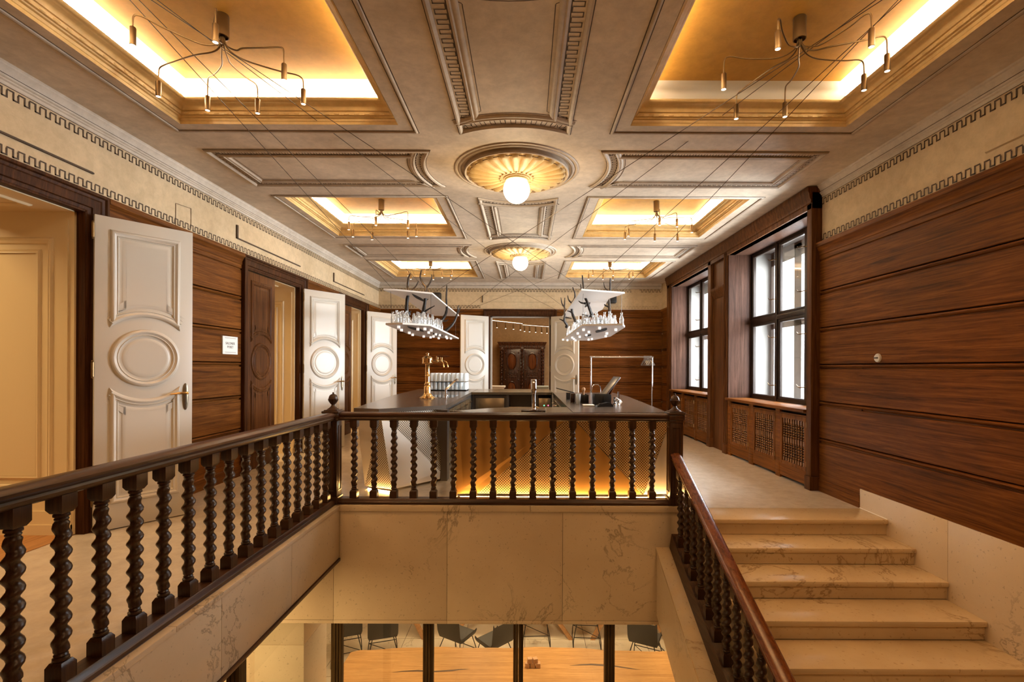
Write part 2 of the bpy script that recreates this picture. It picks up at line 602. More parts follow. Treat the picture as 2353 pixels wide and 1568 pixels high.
# ================================================================== the setting
XL, XR, YB, ZC = -3.67, 3.40, 12.04, 3.51
DOORS_L = [(2.55, 4.02), (6.35, 7.82), (9.46, 10.93)]     # openings in the left wall (Y ranges)
DOOR_B = (-0.90, 0.60)                                   # opening in the back wall (X range)
HEAD = 2.69
WIN = [(5.66, 7.90), (8.74, 10.98)]                      # window recesses in the right wall
ARCH = 0.16

mpL = lambda u, p, z: (XL + p, u, z)
mpR = lambda u, p, z: (XR - p, u, z)
mpB = lambda u, p, z: (u, YB - p, z)

# ---- floors
mb = MB()
mb.box(-5.0, -1.925, -3.2, 12.3, -0.30, 0.0)
mb.box(-1.925, 3.40, 4.935, 12.3, -0.30, 0.0)
mb.box(1.62, 3.40, 4.86, 4.935, -0.30, 0.0)
mb.box(3.40, 3.60, 4.0, 12.3, -0.30, 0.0)
floor = struct(mb, 'floor', M_FLOOR)
mb = MB()
mb.box(-4.72, -3.73, 2.55, 4.02, 0.0, 0.006)
mb.box(-8.0, -4.72, -3.0, 12.3, -0.3, 0.004)
struct(mb, 'parquet', M_PARQ, floor)
mb = MB()
mb.box(-4.0, 4.5, 12.3, 18.2, -0.3, 0.0)
struct(mb, 'floor', M_PARQ)
mb = MB()
for i in range(-4, 8):
    for j in range(0, 13):
        mb.box(i * 1.1 + .004, i * 1.1 + 1.096, j * 1.1 - 1.0 + .004, j * 1.1 + .096, -3.66, -3.60)
hall = struct(mb, 'floor', M_MARBF)
MB().box(-5.0, 8.9, -3.4, 13.4, -3.72, -3.605).build('joint_bed', M_LINE, hall)

# ---- ceiling with six coffers
CX = [(-3.02, -1.12), (0.90, 2.78)]
CY = [(2.43, 4.21), (6.02, 7.78), (9.60, 11.28)]
FX = [(-3.14, -0.975), (0.75, 2.93)]
FY = [(2.30, 4.35), (5.94, 7.90), (9.50, 11.43)]
mb = MB()
xs = [-3.72, -3.02, -1.12, 0.90, 2.78, 3.75]
ys = [-3.2, 2.43, 4.21, 6.02, 7.78, 9.60, 11.28, 12.3]
for i in range(5):
    for j in range(7):
        if i in (1, 3) and j in (1, 3, 5):
            continue
        mb.box(xs[i], xs[i + 1], ys[j], ys[j + 1], ZC, ZC + 0.04)
ceiling = struct(mb, 'ceiling', M_CEIL)
MB().box(-3.8, 3.8, -3.2, 12.3, ZC + 0.36, ZC + 0.46).build('roof_slab', M_CEIL, ceiling)

M_PLW = simple('white_cove_plaster', (0.70, 0.66, 0.58), .8)
rect = lambda x0, x1, y0, y1: [(x0, y0), (x1, y0), (x1, y1), (x0, y1)]
mpC = lambda x, y, h: (x, y, ZC - h)
for (x0, x1) in CX:
    for (y0, y1) in CY:
        p = rect(x0, x1, y0, y1)
        mb = MB()
        mb.sweep(p, [(.003, .001), (.003, -.022), (.008, -.026), (.012, -.045), (.026, -.050), (.030, -.058)], mpC)
        mb.sweep(p, [(.030, -.058), (.046, -.060), (.050, -.078), (.036, -.084), (.040, -.092), (.050, -.096)], mpC)
        mb.sweep(p, [(.050, -.096), (.058, -.112), (.074, -.124), (.096, -.131), (.102, -.137), (.116, -.140), (.130, -.148), (.135, -.158), (.130, -.166), (.02, -.166)], mpC)
        # bead row
        q = offset_path(p, 0.043)
        for k in range(4):
            a, b = Vector(q[k]), Vector(q[(k + 1) % 4])
            n = int((b - a).length / 0.085)
            for i in range(n):
                c = a + (b - a) * ((i + .5) / n)
                t = (b - a).normalized()
                mb.sphere((c.x, c.y, ZC + 0.070), 0.010, 8, 5, sx=1 + 2.2 * abs(t.x), sy=1 + 2.2 * abs(t.y))
        mb.build('coffer_cornice', M_GOLD, ceiling)
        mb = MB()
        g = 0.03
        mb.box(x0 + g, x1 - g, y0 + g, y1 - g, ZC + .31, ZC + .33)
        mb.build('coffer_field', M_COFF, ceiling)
        mb = MB().sweep(p, [(.018, -.165), (.022, -.205), (.040, -.255), (.070, -.288), (.105, -.303), (.15, -.309)], mpC)
        mb.build('coved_border', M_PLW, ceiling)
        mb = MB()
        e = 0.055
        far_lit = not (x0 > 0 and y0 < 3)
        for a, b, c, d in ((x0 + e, x0 + e + .022, y0 + .1, y1 - .1), (x1 - e - .022, x1 - e, y0 + .1, y1 - .1), (x0 + .1, x1 - .1, y0 + e, y0 + e + .022)) + (((x0 + .1, x1 - .1, y1 - e - .022, y1 - e),) if far_lit else ()):
            mb.box(a, b, c, d, ZC + .215, ZC + .225)
        mb.build('cove_light', M_COVE, ceiling)

mbM, mbK = MB(), MB()
for (x0, x1) in FX:
    for (y0, y1) in FY:
        p = rect(x0, x1, y0, y1)
        mbM.sweep(p, [(0, 0), (.006, .010), (.016, .014), (.026, .010), (.030, 0)], mpC)
        mbK.sweep(p, [(-.008, .0015), (0, .0015)], mpC)
        mbK.sweep(p, [(.031, .0015), (.037, .0015)], mpC)
XM = -0.108
RY = (5.18, 8.78)
RA = 0.955
def arc_end(cx, cy, r, p, q, n=14):
    a0, a1 = atan2(p[1] - cy, p[0] - cx), atan2(q[1] - cy, q[0] - cx)
    if a1 - a0 > pi: a1 -= 2 * pi
    if a0 - a1 > pi: a1 += 2 * pi
    return arc(cx, cy, r, a0, a1, n)
panels = []
h = 0.4975
dy = sqrt(RA ** 2 - h ** 2)
x0, x1 = XM - h, XM + h
for ya, yb, ra, rb in ((1.6, 5.18, 0, 1), (5.18, 8.78, 1, 1), (8.78, 11.45, 1, 0)):
    lo = arc_end(XM, ya, RA, (x0, ya + dy), (x1, ya + dy)) if ra or ya < 2 else [(x0, ya), (x1, ya)]
    hi = arc_end(XM, yb, RA, (x1, yb - dy), (x0, yb - dy)) if rb else [(x1, yb), (x0, yb)]
    panels.append((lo + hi, 0.205, 0.068))
for ry in RY:
    hy = 0.465
    dx = sqrt(RA ** 2 - hy ** 2)
    panels.append(([(-3.15, ry - hy - .02), ] + [(XM - dx, ry - hy - .02)] + arc_end(XM, ry, RA, (XM - dx, ry - hy), (XM - dx, ry + hy))[1:-1] + [(XM - dx, ry + hy - .02), (-3.15, ry + hy - .02)], 0.165, 0.045))
    panels.append(([(2.935, ry + hy - .02), (XM + dx, ry + hy - .02)] + arc_end(XM, ry, RA, (XM + dx, ry + hy), (XM + dx, ry - hy))[1:-1] + [(XM + dx, ry - hy - .02), (2.935, ry - hy - .02)], 0.165, 0.045))
for p, w, per in panels:
    k = w / 0.205
    mbM.sweep(p, [(0, 0), (.004, .016), (.020, .022), (.034, .014), (.040, .004)], mpC)
    mbM.sweep(p, [(.135 * k, .004), (.140 * k, .016), (.155 * k, .022), (.165 * k, .014), (.172 * k, .018), (.190 * k, .016), (w, .002)], mpC)
    mbK.sweep(p, [(-.006, .0015), (0.001, .0015)], mpC)
    mbK.sweep(p, [(w + .018, .0015), (w + .024, .0015)], mpC)
    mbK.sweep(p, [(.134 * k - .006, .0015), (.134 * k, .0015)], mpC)
    q = offset_path(p, .052)
    area = sum(q[i][0] * q[(i + 1) % len(q)][1] - q[(i + 1) % len(q)][0] * q[i][1] for i in range(len(q)))
    greek_key(mbK, q + [q[0]], None, 1 if area > 0 else -1, per * 1.25, .128 * k - .052, .007, lambda x, y: (x, y, ZC - .002))
mbM.build('panel_moulding', M_MOULD, ceiling)
mbK.build('painted_ornament', M_LINE, ceiling)

# ---- wall panelling profile (projection, height), boards separated by beaded grooves
GRO = [0.585, 1.008, 1.43, 1.85, 2.275]
def panel_profile(z0=0.0):
    p = [(0, z0)]
    if z0 < 0.1:
        p += [(.034, z0), (.034, .125), (.026, .133)]
    p += [(.022, max(z0, .134))]
    for g in GRO:
        if g < z0 + .03:
            continue
        p += [(.022, g - .036), (.016, g - .031), (.001, g - .031), (.001, g - .018), (.010, g - .015), (.020, g - .008), (.026, g + .002), (.024, g + .010), (.016, g + .016), (-.004, g + .018), (-.004, g + .026), (.016, g + .026), (.022, g + .031)]
    p += [(.022, 2.63), (.010, 2.635), (.010, 2.65), (.026, 2.655), (.026, 2.70), (.034, 2.708), (.034, 2.742), (.048, 2.765), (.060, 2.790), (.074, 2.800), (.074, 2.846), (0, 2.850)]
    return p
def panelling(mb, mp, u0, u1, z0=0.0):
    pr = panel_profile(z0)
    mb.rings([[mp(u0, a, z) for a, z in pr], [mp(u1, a, z) for a, z in pr]])
def frieze(mp, u0, u1, parent, lo_gaps=(), hi_gaps=()):
    mb = MB()
    pr = [(0, 3.372), (.006, 3.378), (.006, 3.396), (.018, 3.402), (.018, 3.412), (.030, 3.420), (.030, 3.432), (.022, 3.436), (.034, 3.470), (.052, 3.488), (.052, 3.500), (.062, 3.51), (0, 3.51)]
    mb.rings([[mp(u0, a, z) for a, z in pr], [mp(u1, a, z) for a, z in pr]])
    pr = [(0, 2.850), (.010, 2.852), (.012, 2.862), (.006, 2.868), (0, 2.869)]
    mb.rings([[mp(u0, a, z) for a, z in pr], [mp(u1, a, z) for a, z in pr]])
    mb.build('cornice', M_CORN, parent)
    mb = MB()
    def lines(z, gaps):
        spans = []
        a = u0
        for g0, g1 in sorted(gaps):
            if g0 > a:
                spans.append((a, g0))
            a = max(a, g1)
        if a < u1:
            spans.append((a, u1))
        for s0, s1 in spans:
            if s1 - s0 > .1:
                greek_key(mb, (s0, z), (s1, z), 1, .0775, .066, .0110, lambda x, y: mp(x, .003, y))
    lines(2.882, lo_gaps)
    lines(3.289, hi_gaps)
    for z in (3.366, 3.437, 3.399, 3.415):
        mb.face([mp(u0, .024 if z > 3.4 else .003, z), mp(u1, .024 if z > 3.4 else .003, z), mp(u1, .024 if z > 3.4 else .003, z + .005), mp(u0, .024 if z > 3.4 else .003, z + .005)])
    mb.build('greek_key_border', M_LINE, parent)
def frieze_panel(mb, mp, u0, u1, z0=3.028, z1=3.185):
    mb.rings([[mp(u0, 0, z0), mp(u1, 0, z0), mp(u1, 0, z1), mp(u0, 0, z1)], [mp(u0 + .006, .016, z0 + .006), mp(u1 - .006, .016, z0 + .006), mp(u1 - .006, .016, z1 - .006), mp(u0 + .006, .016, z1 - .006)]])

# ---- left wall
mb = MB()
segs, a = [], -3.2
for d0, d1 in DOORS_L:
    segs.append((a, d0)); a = d1
segs.append((a, 12.3))
for s0, s1 in segs:
    mb.box(-4.72, XL, s0, s1, -0.05, 3.62)
for d0, d1 in DOORS_L:
    mb.box(-4.72, XL, d0, d1, HEAD, 3.62)
wall_left = struct(mb, 'wall_left', M_FRIEZE)
mb = MB()
for i, (s0, s1) in enumerate(segs):
    u0 = s0 + (ARCH if i else 0)
    u1 = s1 - (ARCH if i < 3 else 0.25)
    panelling(mb, mpL, u0, u1)
mb.build('oak_panelling', M_WY, wall_left)
frieze(mpL, -3.2, YB, wall_left)
mb = MB()
for u0, u1 in ((2.4, 4.085), (6.117, 7.83), (9.194, 10.93)):
    frieze_panel(mb, mpL, u0, u1)
mb.build('frieze_panel', M_FRIEZE, wall_left)
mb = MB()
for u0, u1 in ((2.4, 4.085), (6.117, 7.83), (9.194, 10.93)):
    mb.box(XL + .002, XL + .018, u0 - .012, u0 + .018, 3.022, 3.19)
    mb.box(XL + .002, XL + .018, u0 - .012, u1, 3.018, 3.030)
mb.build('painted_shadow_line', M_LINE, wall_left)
mb = MB()
for a, b in (((5.05, 2.84), (5.05, 3.10)), ((5.05, 3.10), (5.28, 3.12)), ((5.28, 3.12), (5.28, 2.90))):
    mb.face([mpL(a[0], .004, a[1]), mpL(b[0], .004, b[1]), mpL(b[0] + .008, .004, b[1] + .006), mpL(a[0] + .008, .004, a[1] + .006)])
mb.build('plaster_crack', M_CRACK, wall_left)

def door_case(name, mp, d0, d1, parent=None):
    """Oak architrave and the dark rebate of one doorway."""
    path = [(d0, 0), (d0, HEAD), (d1, HEAD), (d1, 0)]
    pr = [(0, -.06), (0, .012), (.012, .020), (.030, .022), (.036, .034), (.100, .040), (.110, .052), (.126, .056), (.134, .072), (.155, .072), (.16, .066), (.16, 0)]
    mb = MB().sweep(path, pr, lambda u, z, p: mp(u, p, z), closed=False)
    o = struct(mb, name, M_WDK, parent)
    mb = MB()
    for (u0, u1, z0, z1) in ((d0 - .0, d0 + .012, 0, HEAD), (d1 - .012, d1, 0, HEAD), (d0, d1, HEAD - .012, HEAD)):
        c = [mp(u0, 0.012, z0), mp(u1, -.065, z1)]
        mb.box(min(c[0][0], c[1][0]), max(c[0][0], c[1][0]), min(c[0][1], c[1][1]), max(c[0][1], c[1][1]), z0, z1)
    mb.build('rebate', M_WDK, o)
    return o

def mould_rect(mb, mp, u0, u1, z0, z1, w=.05):
    mb.sweep(rect(u0, u1, z0, z1), [(0, 0), (.006, .010), (.016, .016), (.028, .010), (.034, .014), (w - .008, .012), (w, .002)], mp)

for i, (d0, d1) in enumerate(DOORS_L):
    case = door_case('door_%d' % (i + 1), mpL, d0, d1)
    mb = MB()
    mb.box(-4.72, -3.73, d1 - .030, d1, 0, HEAD)
    mb.box(-4.72, -3.73, d0, d0 + .030, 0, HEAD)
    mb.box(-4.72, -3.73, d0, d1, HEAD - .02, HEAD)
    for y, s in ((d1 - .030, -1), (d0 + .030, 1)):
        f = lambda u, z, p, y=y, s=s: (u, y + s * p, z)
        mould_rect(mb, f, -4.60, -3.90, .36, 2.46, .06)
        mould_rect(mb, f, -4.50, -4.00, .46, 2.36, .03)
        mb.box(-4.72, -3.74, min(y, y + s * .014), max(y, y + s * .014), 0, .20)
        mb.box(-4.72, -3.74, min(y, y + s * .022), max(y, y + s * .022), 0, .09)
        mb.box(-3.795, -3.775, min(y, y + s * .012), max(y, y + s * .012), .2, 2.60)
    mould_rect(mb, lambda u, v, p: (u, v, HEAD - .02 - p), -4.55, -3.9, d0 + .2, d1 - .2, .05)
    mb.build('jamb_lining', M_CREAM, case)
# rooms behind the left wall
mb = MB()
mb.box(-8.0, -7.9, -3.2, 12.3, 0, 3.4)
mb.box(-8.0, -4.72, -3.3, -3.2, 0, 3.4)
mb.box(-8.0, -4.72, 12.2, 12.3, 0, 3.4)
mb.box(-8.0, -4.72, 5.05, 5.15, 0, 3.4)
mb.box(-8.0, -4.72, 8.6, 8.7, 0, 3.4)
mb.box(-8.0, -4.72, -3.3, 12.3, 3.3, 3.4)
struct(mb, 'wall_side_rooms', M_CREAMW)
for y in (2.6, 6.9, 10.4):
    lamp('room_ceiling_light', 'AREA', (-5.9, y, 3.28), 105, (1.0, 0.70, 0.34), 1.2)

# ---- back wall
mb = MB()
mb.box(-4.7, DOOR_B[0], YB, YB + .26, -.05, 3.62)
mb.box(DOOR_B[1], 4.5, YB, YB + .26, -.05, 3.62)
mb.box(DOOR_B[0], DOOR_B[1], YB, YB + .26, HEAD, 3.62)
wall_back = struct(mb, 'wall_back', M_FRIEZE)
mb = MB()
panelling(mb, mpB, XL + .02, DOOR_B[0] - ARCH)
panelling(mb, mpB, DOOR_B[1] + ARCH, XR - .02)
mb.build('oak_panelling', M_WX, wall_back)
frieze(mpB, XL, 3.36, wall_back, lo_gaps=[(-1.14, 3.4)], hi_gaps=[(2.62, 2.82)])
mb = MB()
greek_key(mb, (1.6, 2.882), (3.3, 2.882), 1, .0775, .060, .004, lambda x, y: mpB(x, .003, y))
mb.build('worn_border', M_CRACK, wall_back)
mb = MB()
frieze_panel(mb, mpB, -1.09, .71)
mb.build('frieze_panel', M_FRIEZE, wall_back)
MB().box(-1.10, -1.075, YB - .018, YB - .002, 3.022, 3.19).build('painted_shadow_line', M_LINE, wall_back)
case = door_case('door_4', mpB, DOOR_B[0], DOOR_B[1])
mb = MB()
for a, b, c, d in ((DOOR_B[0], DOOR_B[0] + .045, 0, HEAD), (DOOR_B[1] - .02, DOOR_B[1], 0, HEAD), (DOOR_B[0], DOOR_B[1], HEAD - .035, HEAD)):
    mb.box(a, b, YB + .07, YB + .26, c, d)
mb.build('jamb_lining', M_WHITE, case)

# ---- room beyond the back wall
mb = MB()
mb.box(-3.2, -3.1, 12.3, 18.1, 0, 3.9)
mb.box(3.4, 3.5, 12.3, 18.1, 0, 3.9)
mb.box(-3.2, 3.5, 17.7, 17.8, 0, 3.9)
struct(mb, 'wall_far_room', M_BROOM)
struct(MB().box(-3.2, 3.5, 12.3, 17.8, 3.62, 3.72), 'ceiling', M_BROOM)
mb = MB()
for z, d in ((3.62, .20), (3.50, .13), (3.42, .09), (3.30, .05)):
    mb.box(-3.1, 3.4, 17.7 - d, 17.7, z - .08, z)
struct(mb, 'trim_1', M_BROOM)
lamp('far_room_light', 'AREA', (.2, 14.6, 3.5), 120, (1.0, 0.72, 0.42), 2.0)
lamp('far_room_daylight', 'AREA', (3.2, 15.2, 1.8), 55, (0.95, 0.97, 1.0), 1.4, 1.8, (0, radians(90), 0))  # unseen cool fill added at the side for highlights on the wardrobe

# ---- right wall
mb = MB()
mb.box(XR, 3.75, -3.2, WIN[0][0], -3.7, 3.62)
mb.box(XR, 3.75, WIN[0][1], WIN[1][0], -.05, 3.62)
mb.box(XR, 3.75, WIN[1][1], 12.3, -.05, 3.62)
for w0, w1 in WIN:
    mb.box(XR, 3.75, w0, w1, 3.27, 3.62)
    mb.box(3.64, 3.75, w0, w1, -.05, 0.88)
wall_right = struct(mb, 'wall_right', M_FRIEZE)
mb = MB()
panelling(mb, mpR, -3.2, 4.875, z0=.195)
panelling(mb, mpR, 4.875, WIN[0][0] - .10)
panelling(mb, mpR, WIN[1][1] + .30, YB - .02)
mb.build('oak_panelling', M_WY, wall_right)
frieze(mpR, -3.2, WIN[0][0] - .10, wall_right, lo_gaps=(), hi_gaps=())
mb = MB()
frieze_panel(mb, mpR, 1.8, 3.58, 3.0, 3.17)
mb.build('frieze_panel', M_FRIEZE, wall_right)
mb = MB()
for y0, y1 in ((4.875, 3.86), (3.857, 2.85), (2.847, 1.84), (1.837, 0.8)):
    mb.bbox(3.372, XR, y1, y0, -2.2, .193, .002)
mb.build('marble_skirting', M_MARB, wall_right)
mb = MB()
mb.cyl((3.372, 4.5, .0), (3.372, WIN[0][0] - .1, .0), .006, 6)
mb.build('sealant_line', M_PAPER, wall_right)
mb = MB()
PX = 0.12      # projection of the oak window casing
pil = [(0, 0), (PX, 0), (PX, 0)]
def pilaster(u0, u1, z1=3.44):
    c = mpR(u0, PX, 0)
    mb.bbox(XR - PX, XR + .1, u0, u1, .16, z1, .008)
    mb.bbox(XR - PX - .014, XR + .1, u0 - .006, u1 + .006, 0, .16, .006)
pilaster(WIN[0][0] - .10, WIN[0][0] + .0)
pilaster(WIN[0][1], WIN[0][1] + .14)
pilaster(WIN[1][0] - .14, WIN[1][0])
pilaster(WIN[1][1], WIN[1][1] + .10)
pilaster(WIN[1][1] + .10, WIN[1][1] + .30)
for u in (WIN[0][1] + .035, WIN[0][1] + .10, WIN[1][1] + .05):
    mb.cyl((XR - PX - .004, u, .17), (XR - PX - .004, u, 3.3), .012, 8)
mb.box(XR - .06, XR + .1, WIN[0][1] + .12, WIN[1][0] - .12, 0, 3.44)
u0, u1 = WIN[0][1] + .14, WIN[1][0] - .14
pr = [(.06, 2.62), (.07, 2.63), (.085, 2.68), (.11, 2.72), (.125, 2.74), (.125, 2.80), (.06, 2.81)]
mb.rings([[mpR(u0, a, z) for a, z in pr], [mpR(u1, a, z) for a, z in pr]])
pr = [(0, 3.25), (PX, 3.25), (PX, 3.31), (PX + .012, 3.32), (PX + .012, 3.35), (PX + .024, 3.37), (PX + .03, 3.42), (PX + .045, 3.45), (PX + .045, 3.50), (0, 3.50)]
mb.rings([[mpR(WIN[0][0] - .10, a, z) for a, z in pr], [mpR(WIN[1][1] + .30, a, z) for a, z in pr]])
mb.build('window_casing', M_WCAS, wall_right)

# ---- windows
for i, (w0, w1) in enumerate(WIN):
    mb = MB()
    mb.box(XR - .1, 3.66, w1 - .02, w1, .90, 3.27)
    mb.box(XR - .1, 3.66, w0, w0 + .02, .90, 3.27)
    mb.box(XR - .1, 3.66, w0, w1, 3.25, 3.27)
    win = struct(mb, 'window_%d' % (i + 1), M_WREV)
    mb = MB().bbox(XR - PX - .03, 3.66, w0 - .0, w1, .885, .925, .008)
    mb.build('window_sill', M_WY, win)
    cols = [(w0 + .03, w0 + .665), (w0 + .665, w0 + 1.43), (w0 + 1.43, w1 - .03)]
    cols = [(w1 - 2.215, w1 - 1.585), (w1 - 1.585, w1 - .825), (w1 - .825, w1 - .03)]
    mb = MB()
    mb.box(3.66, 3.74, w0, w1, .925, .955)
    mb.box(3.66, 3.74, w0, w1, 3.235, 3.27)
    mb.box(3.66, 3.74, w0, w0 + .03, .925, 3.27)
    mb.box(3.66, 3.74, w1 - .03, w1, .925, 3.27)
    mb.bbox(3.655, 3.74, w0, w1, 2.12, 2.19, .006)
    for c in cols[:2]:
        mb.bbox(3.652, 3.735, c[1] - .028, c[1] + .028, .93, 3.26, .008)
    mb.build('window_frame', M_FRAME, win)
    for j, (c0, c1) in enumerate(cols):
        for z0, z1 in ((.955, 2.12), (2.19, 3.235)):
            p0, p1 = c0 + (.0 if j == 0 else .028), c1 - (.028 if j < 2 else 0)
            s = .045
            mb = MB()
            mb.sweep(rect(p0, p1, z0, z1), [(0, .0), (0, .03), (.012, .034), (s - .01, .03), (s, .018), (s, -.012), (0, -.02)], lambda y, z, h: (3.70 - h, y, z))
            sash = mb.build('sash', M_FRAME, win)
            MB().box(3.703, 3.707, p0 + s, p1 - s, z0 + s, z1 - s).build('pane', M_PANE, sash)
    for j, c in enumerate(cols[:2]):
        for z in (1.16, 1.86, 2.42, 3.00):
            mb = MB()
            mb.sphere((3.655, c[1], z), .014, 8, 6)
            mb.tube([(3.655, c[1], z), (3.625, c[1], z), (3.60, c[1] + .03, z - .005), (3.60, c[1] + .09, z + .005), (3.60, c[1] + .12, z + .03)], [.006, .007, .008, .007, .005], 6)
            mb.build('window_latch', M_LAMPB, win)
    # outer box window: white reveals with their shade in the grey colour and the second pair of casements
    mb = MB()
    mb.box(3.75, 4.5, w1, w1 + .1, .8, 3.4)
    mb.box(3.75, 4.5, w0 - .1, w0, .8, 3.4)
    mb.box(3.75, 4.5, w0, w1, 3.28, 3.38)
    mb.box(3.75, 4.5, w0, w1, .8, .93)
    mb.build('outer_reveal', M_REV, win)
    mb = MB()
    for c in (w0 + .05, w1 - .05):
        mb.box(4.0, 4.08, c - .05, c + .05, .93, 3.28)
    for c in cols[:2]:
        mb.box(4.0, 4.08, c[1] - .05, c[1] + .14, .93, 3.28)
    mb.box(4.0, 4.08, w0, w1, 2.04, 2.2)
    mb.box(4.0, 4.08, w0, w1, 3.06, 3.28)
    mb.build('outer_casement', M_GREY, win)
# house across the street
mb = MB()
mb.box(16, 17, -6, 34, -6, 4.2)
mb.box(15.8, 16, -6, 34, 3.9, 4.4)
facade = struct(mb, 'exterior_facade', M_FAC)
mb = MB()
for y in range(-4, 33, 3):
    for z in (-2.6, 0.4):
        mb.box(15.95, 16.02, y, y + 1.2, z, z + 2.1)
mb.build('exterior_windows', M_GREY, facade)

# ---- wall behind the camera and the stairwell
mb = MB()
mb.box(-8, 9, -3.4, -3.2, -3.8, 3.9)
struct(mb, 'wall_front', M_FRIEZE)

def slab_row(mb, fx, joints, z0, z1, along='x', th=.03, gap=.003):
    for a, b in zip(joints, joints[1:]):
        if along == 'x':
            mb.bbox(a + gap / 2, b - gap / 2, fx, fx + th, z0, z1, .002)
        else:
            mb.bbox(fx - th, fx, a + gap / 2, b - gap / 2, z0, z1, .002)
# stairwell lining below the upper floor: back face, left face
mb = MB()
slab_row(mb, 4.90, [-3.9, -2.9, -1.94, -.79, .38, 1.62], -1.165, -.062)
slab_row(mb, 4.895, [-3.9, -1.94, -.79, .38, 1.62], -1.20, -1.168)
slab_row(mb, 4.888, [-1.88, .05, 1.62], -.060, 0.0)
mb.box(-3.9, 1.62, 4.931, 5.05, -1.2, -.31)
mb.box(-3.9, 1.62, 4.931, 4.936, -.31, -.001)
struct(mb, 'wall_stairwell_back', M_MARB)
mb = MB()
slab_row(mb, -1.88, [-3.2, -.4, .7, 1.8, 3.0, 3.9, 4.89], -.53, -.035, 'y')
slab_row(mb, -1.872, [-3.2, .05, 2.6, 4.888], -.033, 0.0, 'y', .05)
mb.box(-4.2, -1.912, -3.2, 4.9, -.555, -.02)
wl = struct(mb, 'wall_stairwell_left', M_MARB)
MB().bbox(-1.95, -1.868, -3.2, 4.9, -.565, -.535, .006).build('edge_trim', M_RAILY, wl)

# ---- lower hall walls, ceiling
mb = MB()
mb.box(-5.0, -4.9, -3.2, 13.2, -3.7, -.3)
mb.box(8.8, 8.9, -3.2, 13.2, -3.7, -.3)
mb.box(-5, 8.9, 13.2, 13.3, -3.7, -.3)
struct(mb, 'wall_lower_hall', M_MARBF)
mb = MB()
mb.box(-5, 8.9, 5.05, 13.3, -.62, -.52)
mb.box(3.6, 8.9, -3.2, 5.05, -.62, -.52)
struct(mb, 'ceiling', M_CREAMW)
mb = MB()
mb.bbox(-2.83, -2.31, 5.06, 5.64, -3.6, -1.52, .006)
mb.bbox(-2.83, -2.31, 5.06, 5.64, -1.517, -.62, .006)
mb.bbox(-3.2, -2.835, 5.12, 5.5, -3.6, -2.02, .006)
mb.bbox(-3.2, -2.835, 5.12, 5.5, -2.017, -.62, .006)
struct(mb, 'pillar', M_MARB)
for x, y, pw in ((-2.0, 7.0, 46), (0.3, 7.0, 52), (2.2, 7.2, 46), (-1.0, 10.2, 55), (1.5, 10.2, 55)):
    lamp('hall_downlight', 'AREA', (x, y, -.66), pw, (1.0, 0.74, 0.42), .5)
lamp('hall_downlight', 'AREA', (-3.2, 3.6, -.60), 95, (1.0, 0.68, 0.30), .5)

# ---- staircase
st = thing('staircase', (2.5, 4.4, 0), 'cream marble staircase descending along the oak panelled wall beside the sloping handrail', 'stairs', kind='structure')
NOSE_Y, TREAD, RISE = 4.484, .3226, .1453
for i in range(11):
    y, z = NOSE_Y - TREAD * i, -RISE * i
    back = y + TREAD + .03 if i else 4.86
    mb = MB().bbox(1.62, 3.372, y, back, z - .042, z - (.0 if i else -.001), .010)
    mb.build('tread', M_MARB2, st)
    mb = MB().box(1.64, 3.372, y + .028, y + .06, z - RISE, z - .042)
    mb.build('riser', M_MARB2, st)
mb = MB()
pts = [(NOSE_Y + .35, -.21), (NOSE_Y + .35, -.9)]
low = [(NOSE_Y - TREAD * 11, -RISE * 11 - .6), (NOSE_Y - TREAD * 11, -RISE * 11 - .21)]
mb.rings([[(1.63, y, z) for y, z in pts + low], [(3.37, y, z) for y, z in pts + low]])
mb.build('stair_core', M_MARB2, st)
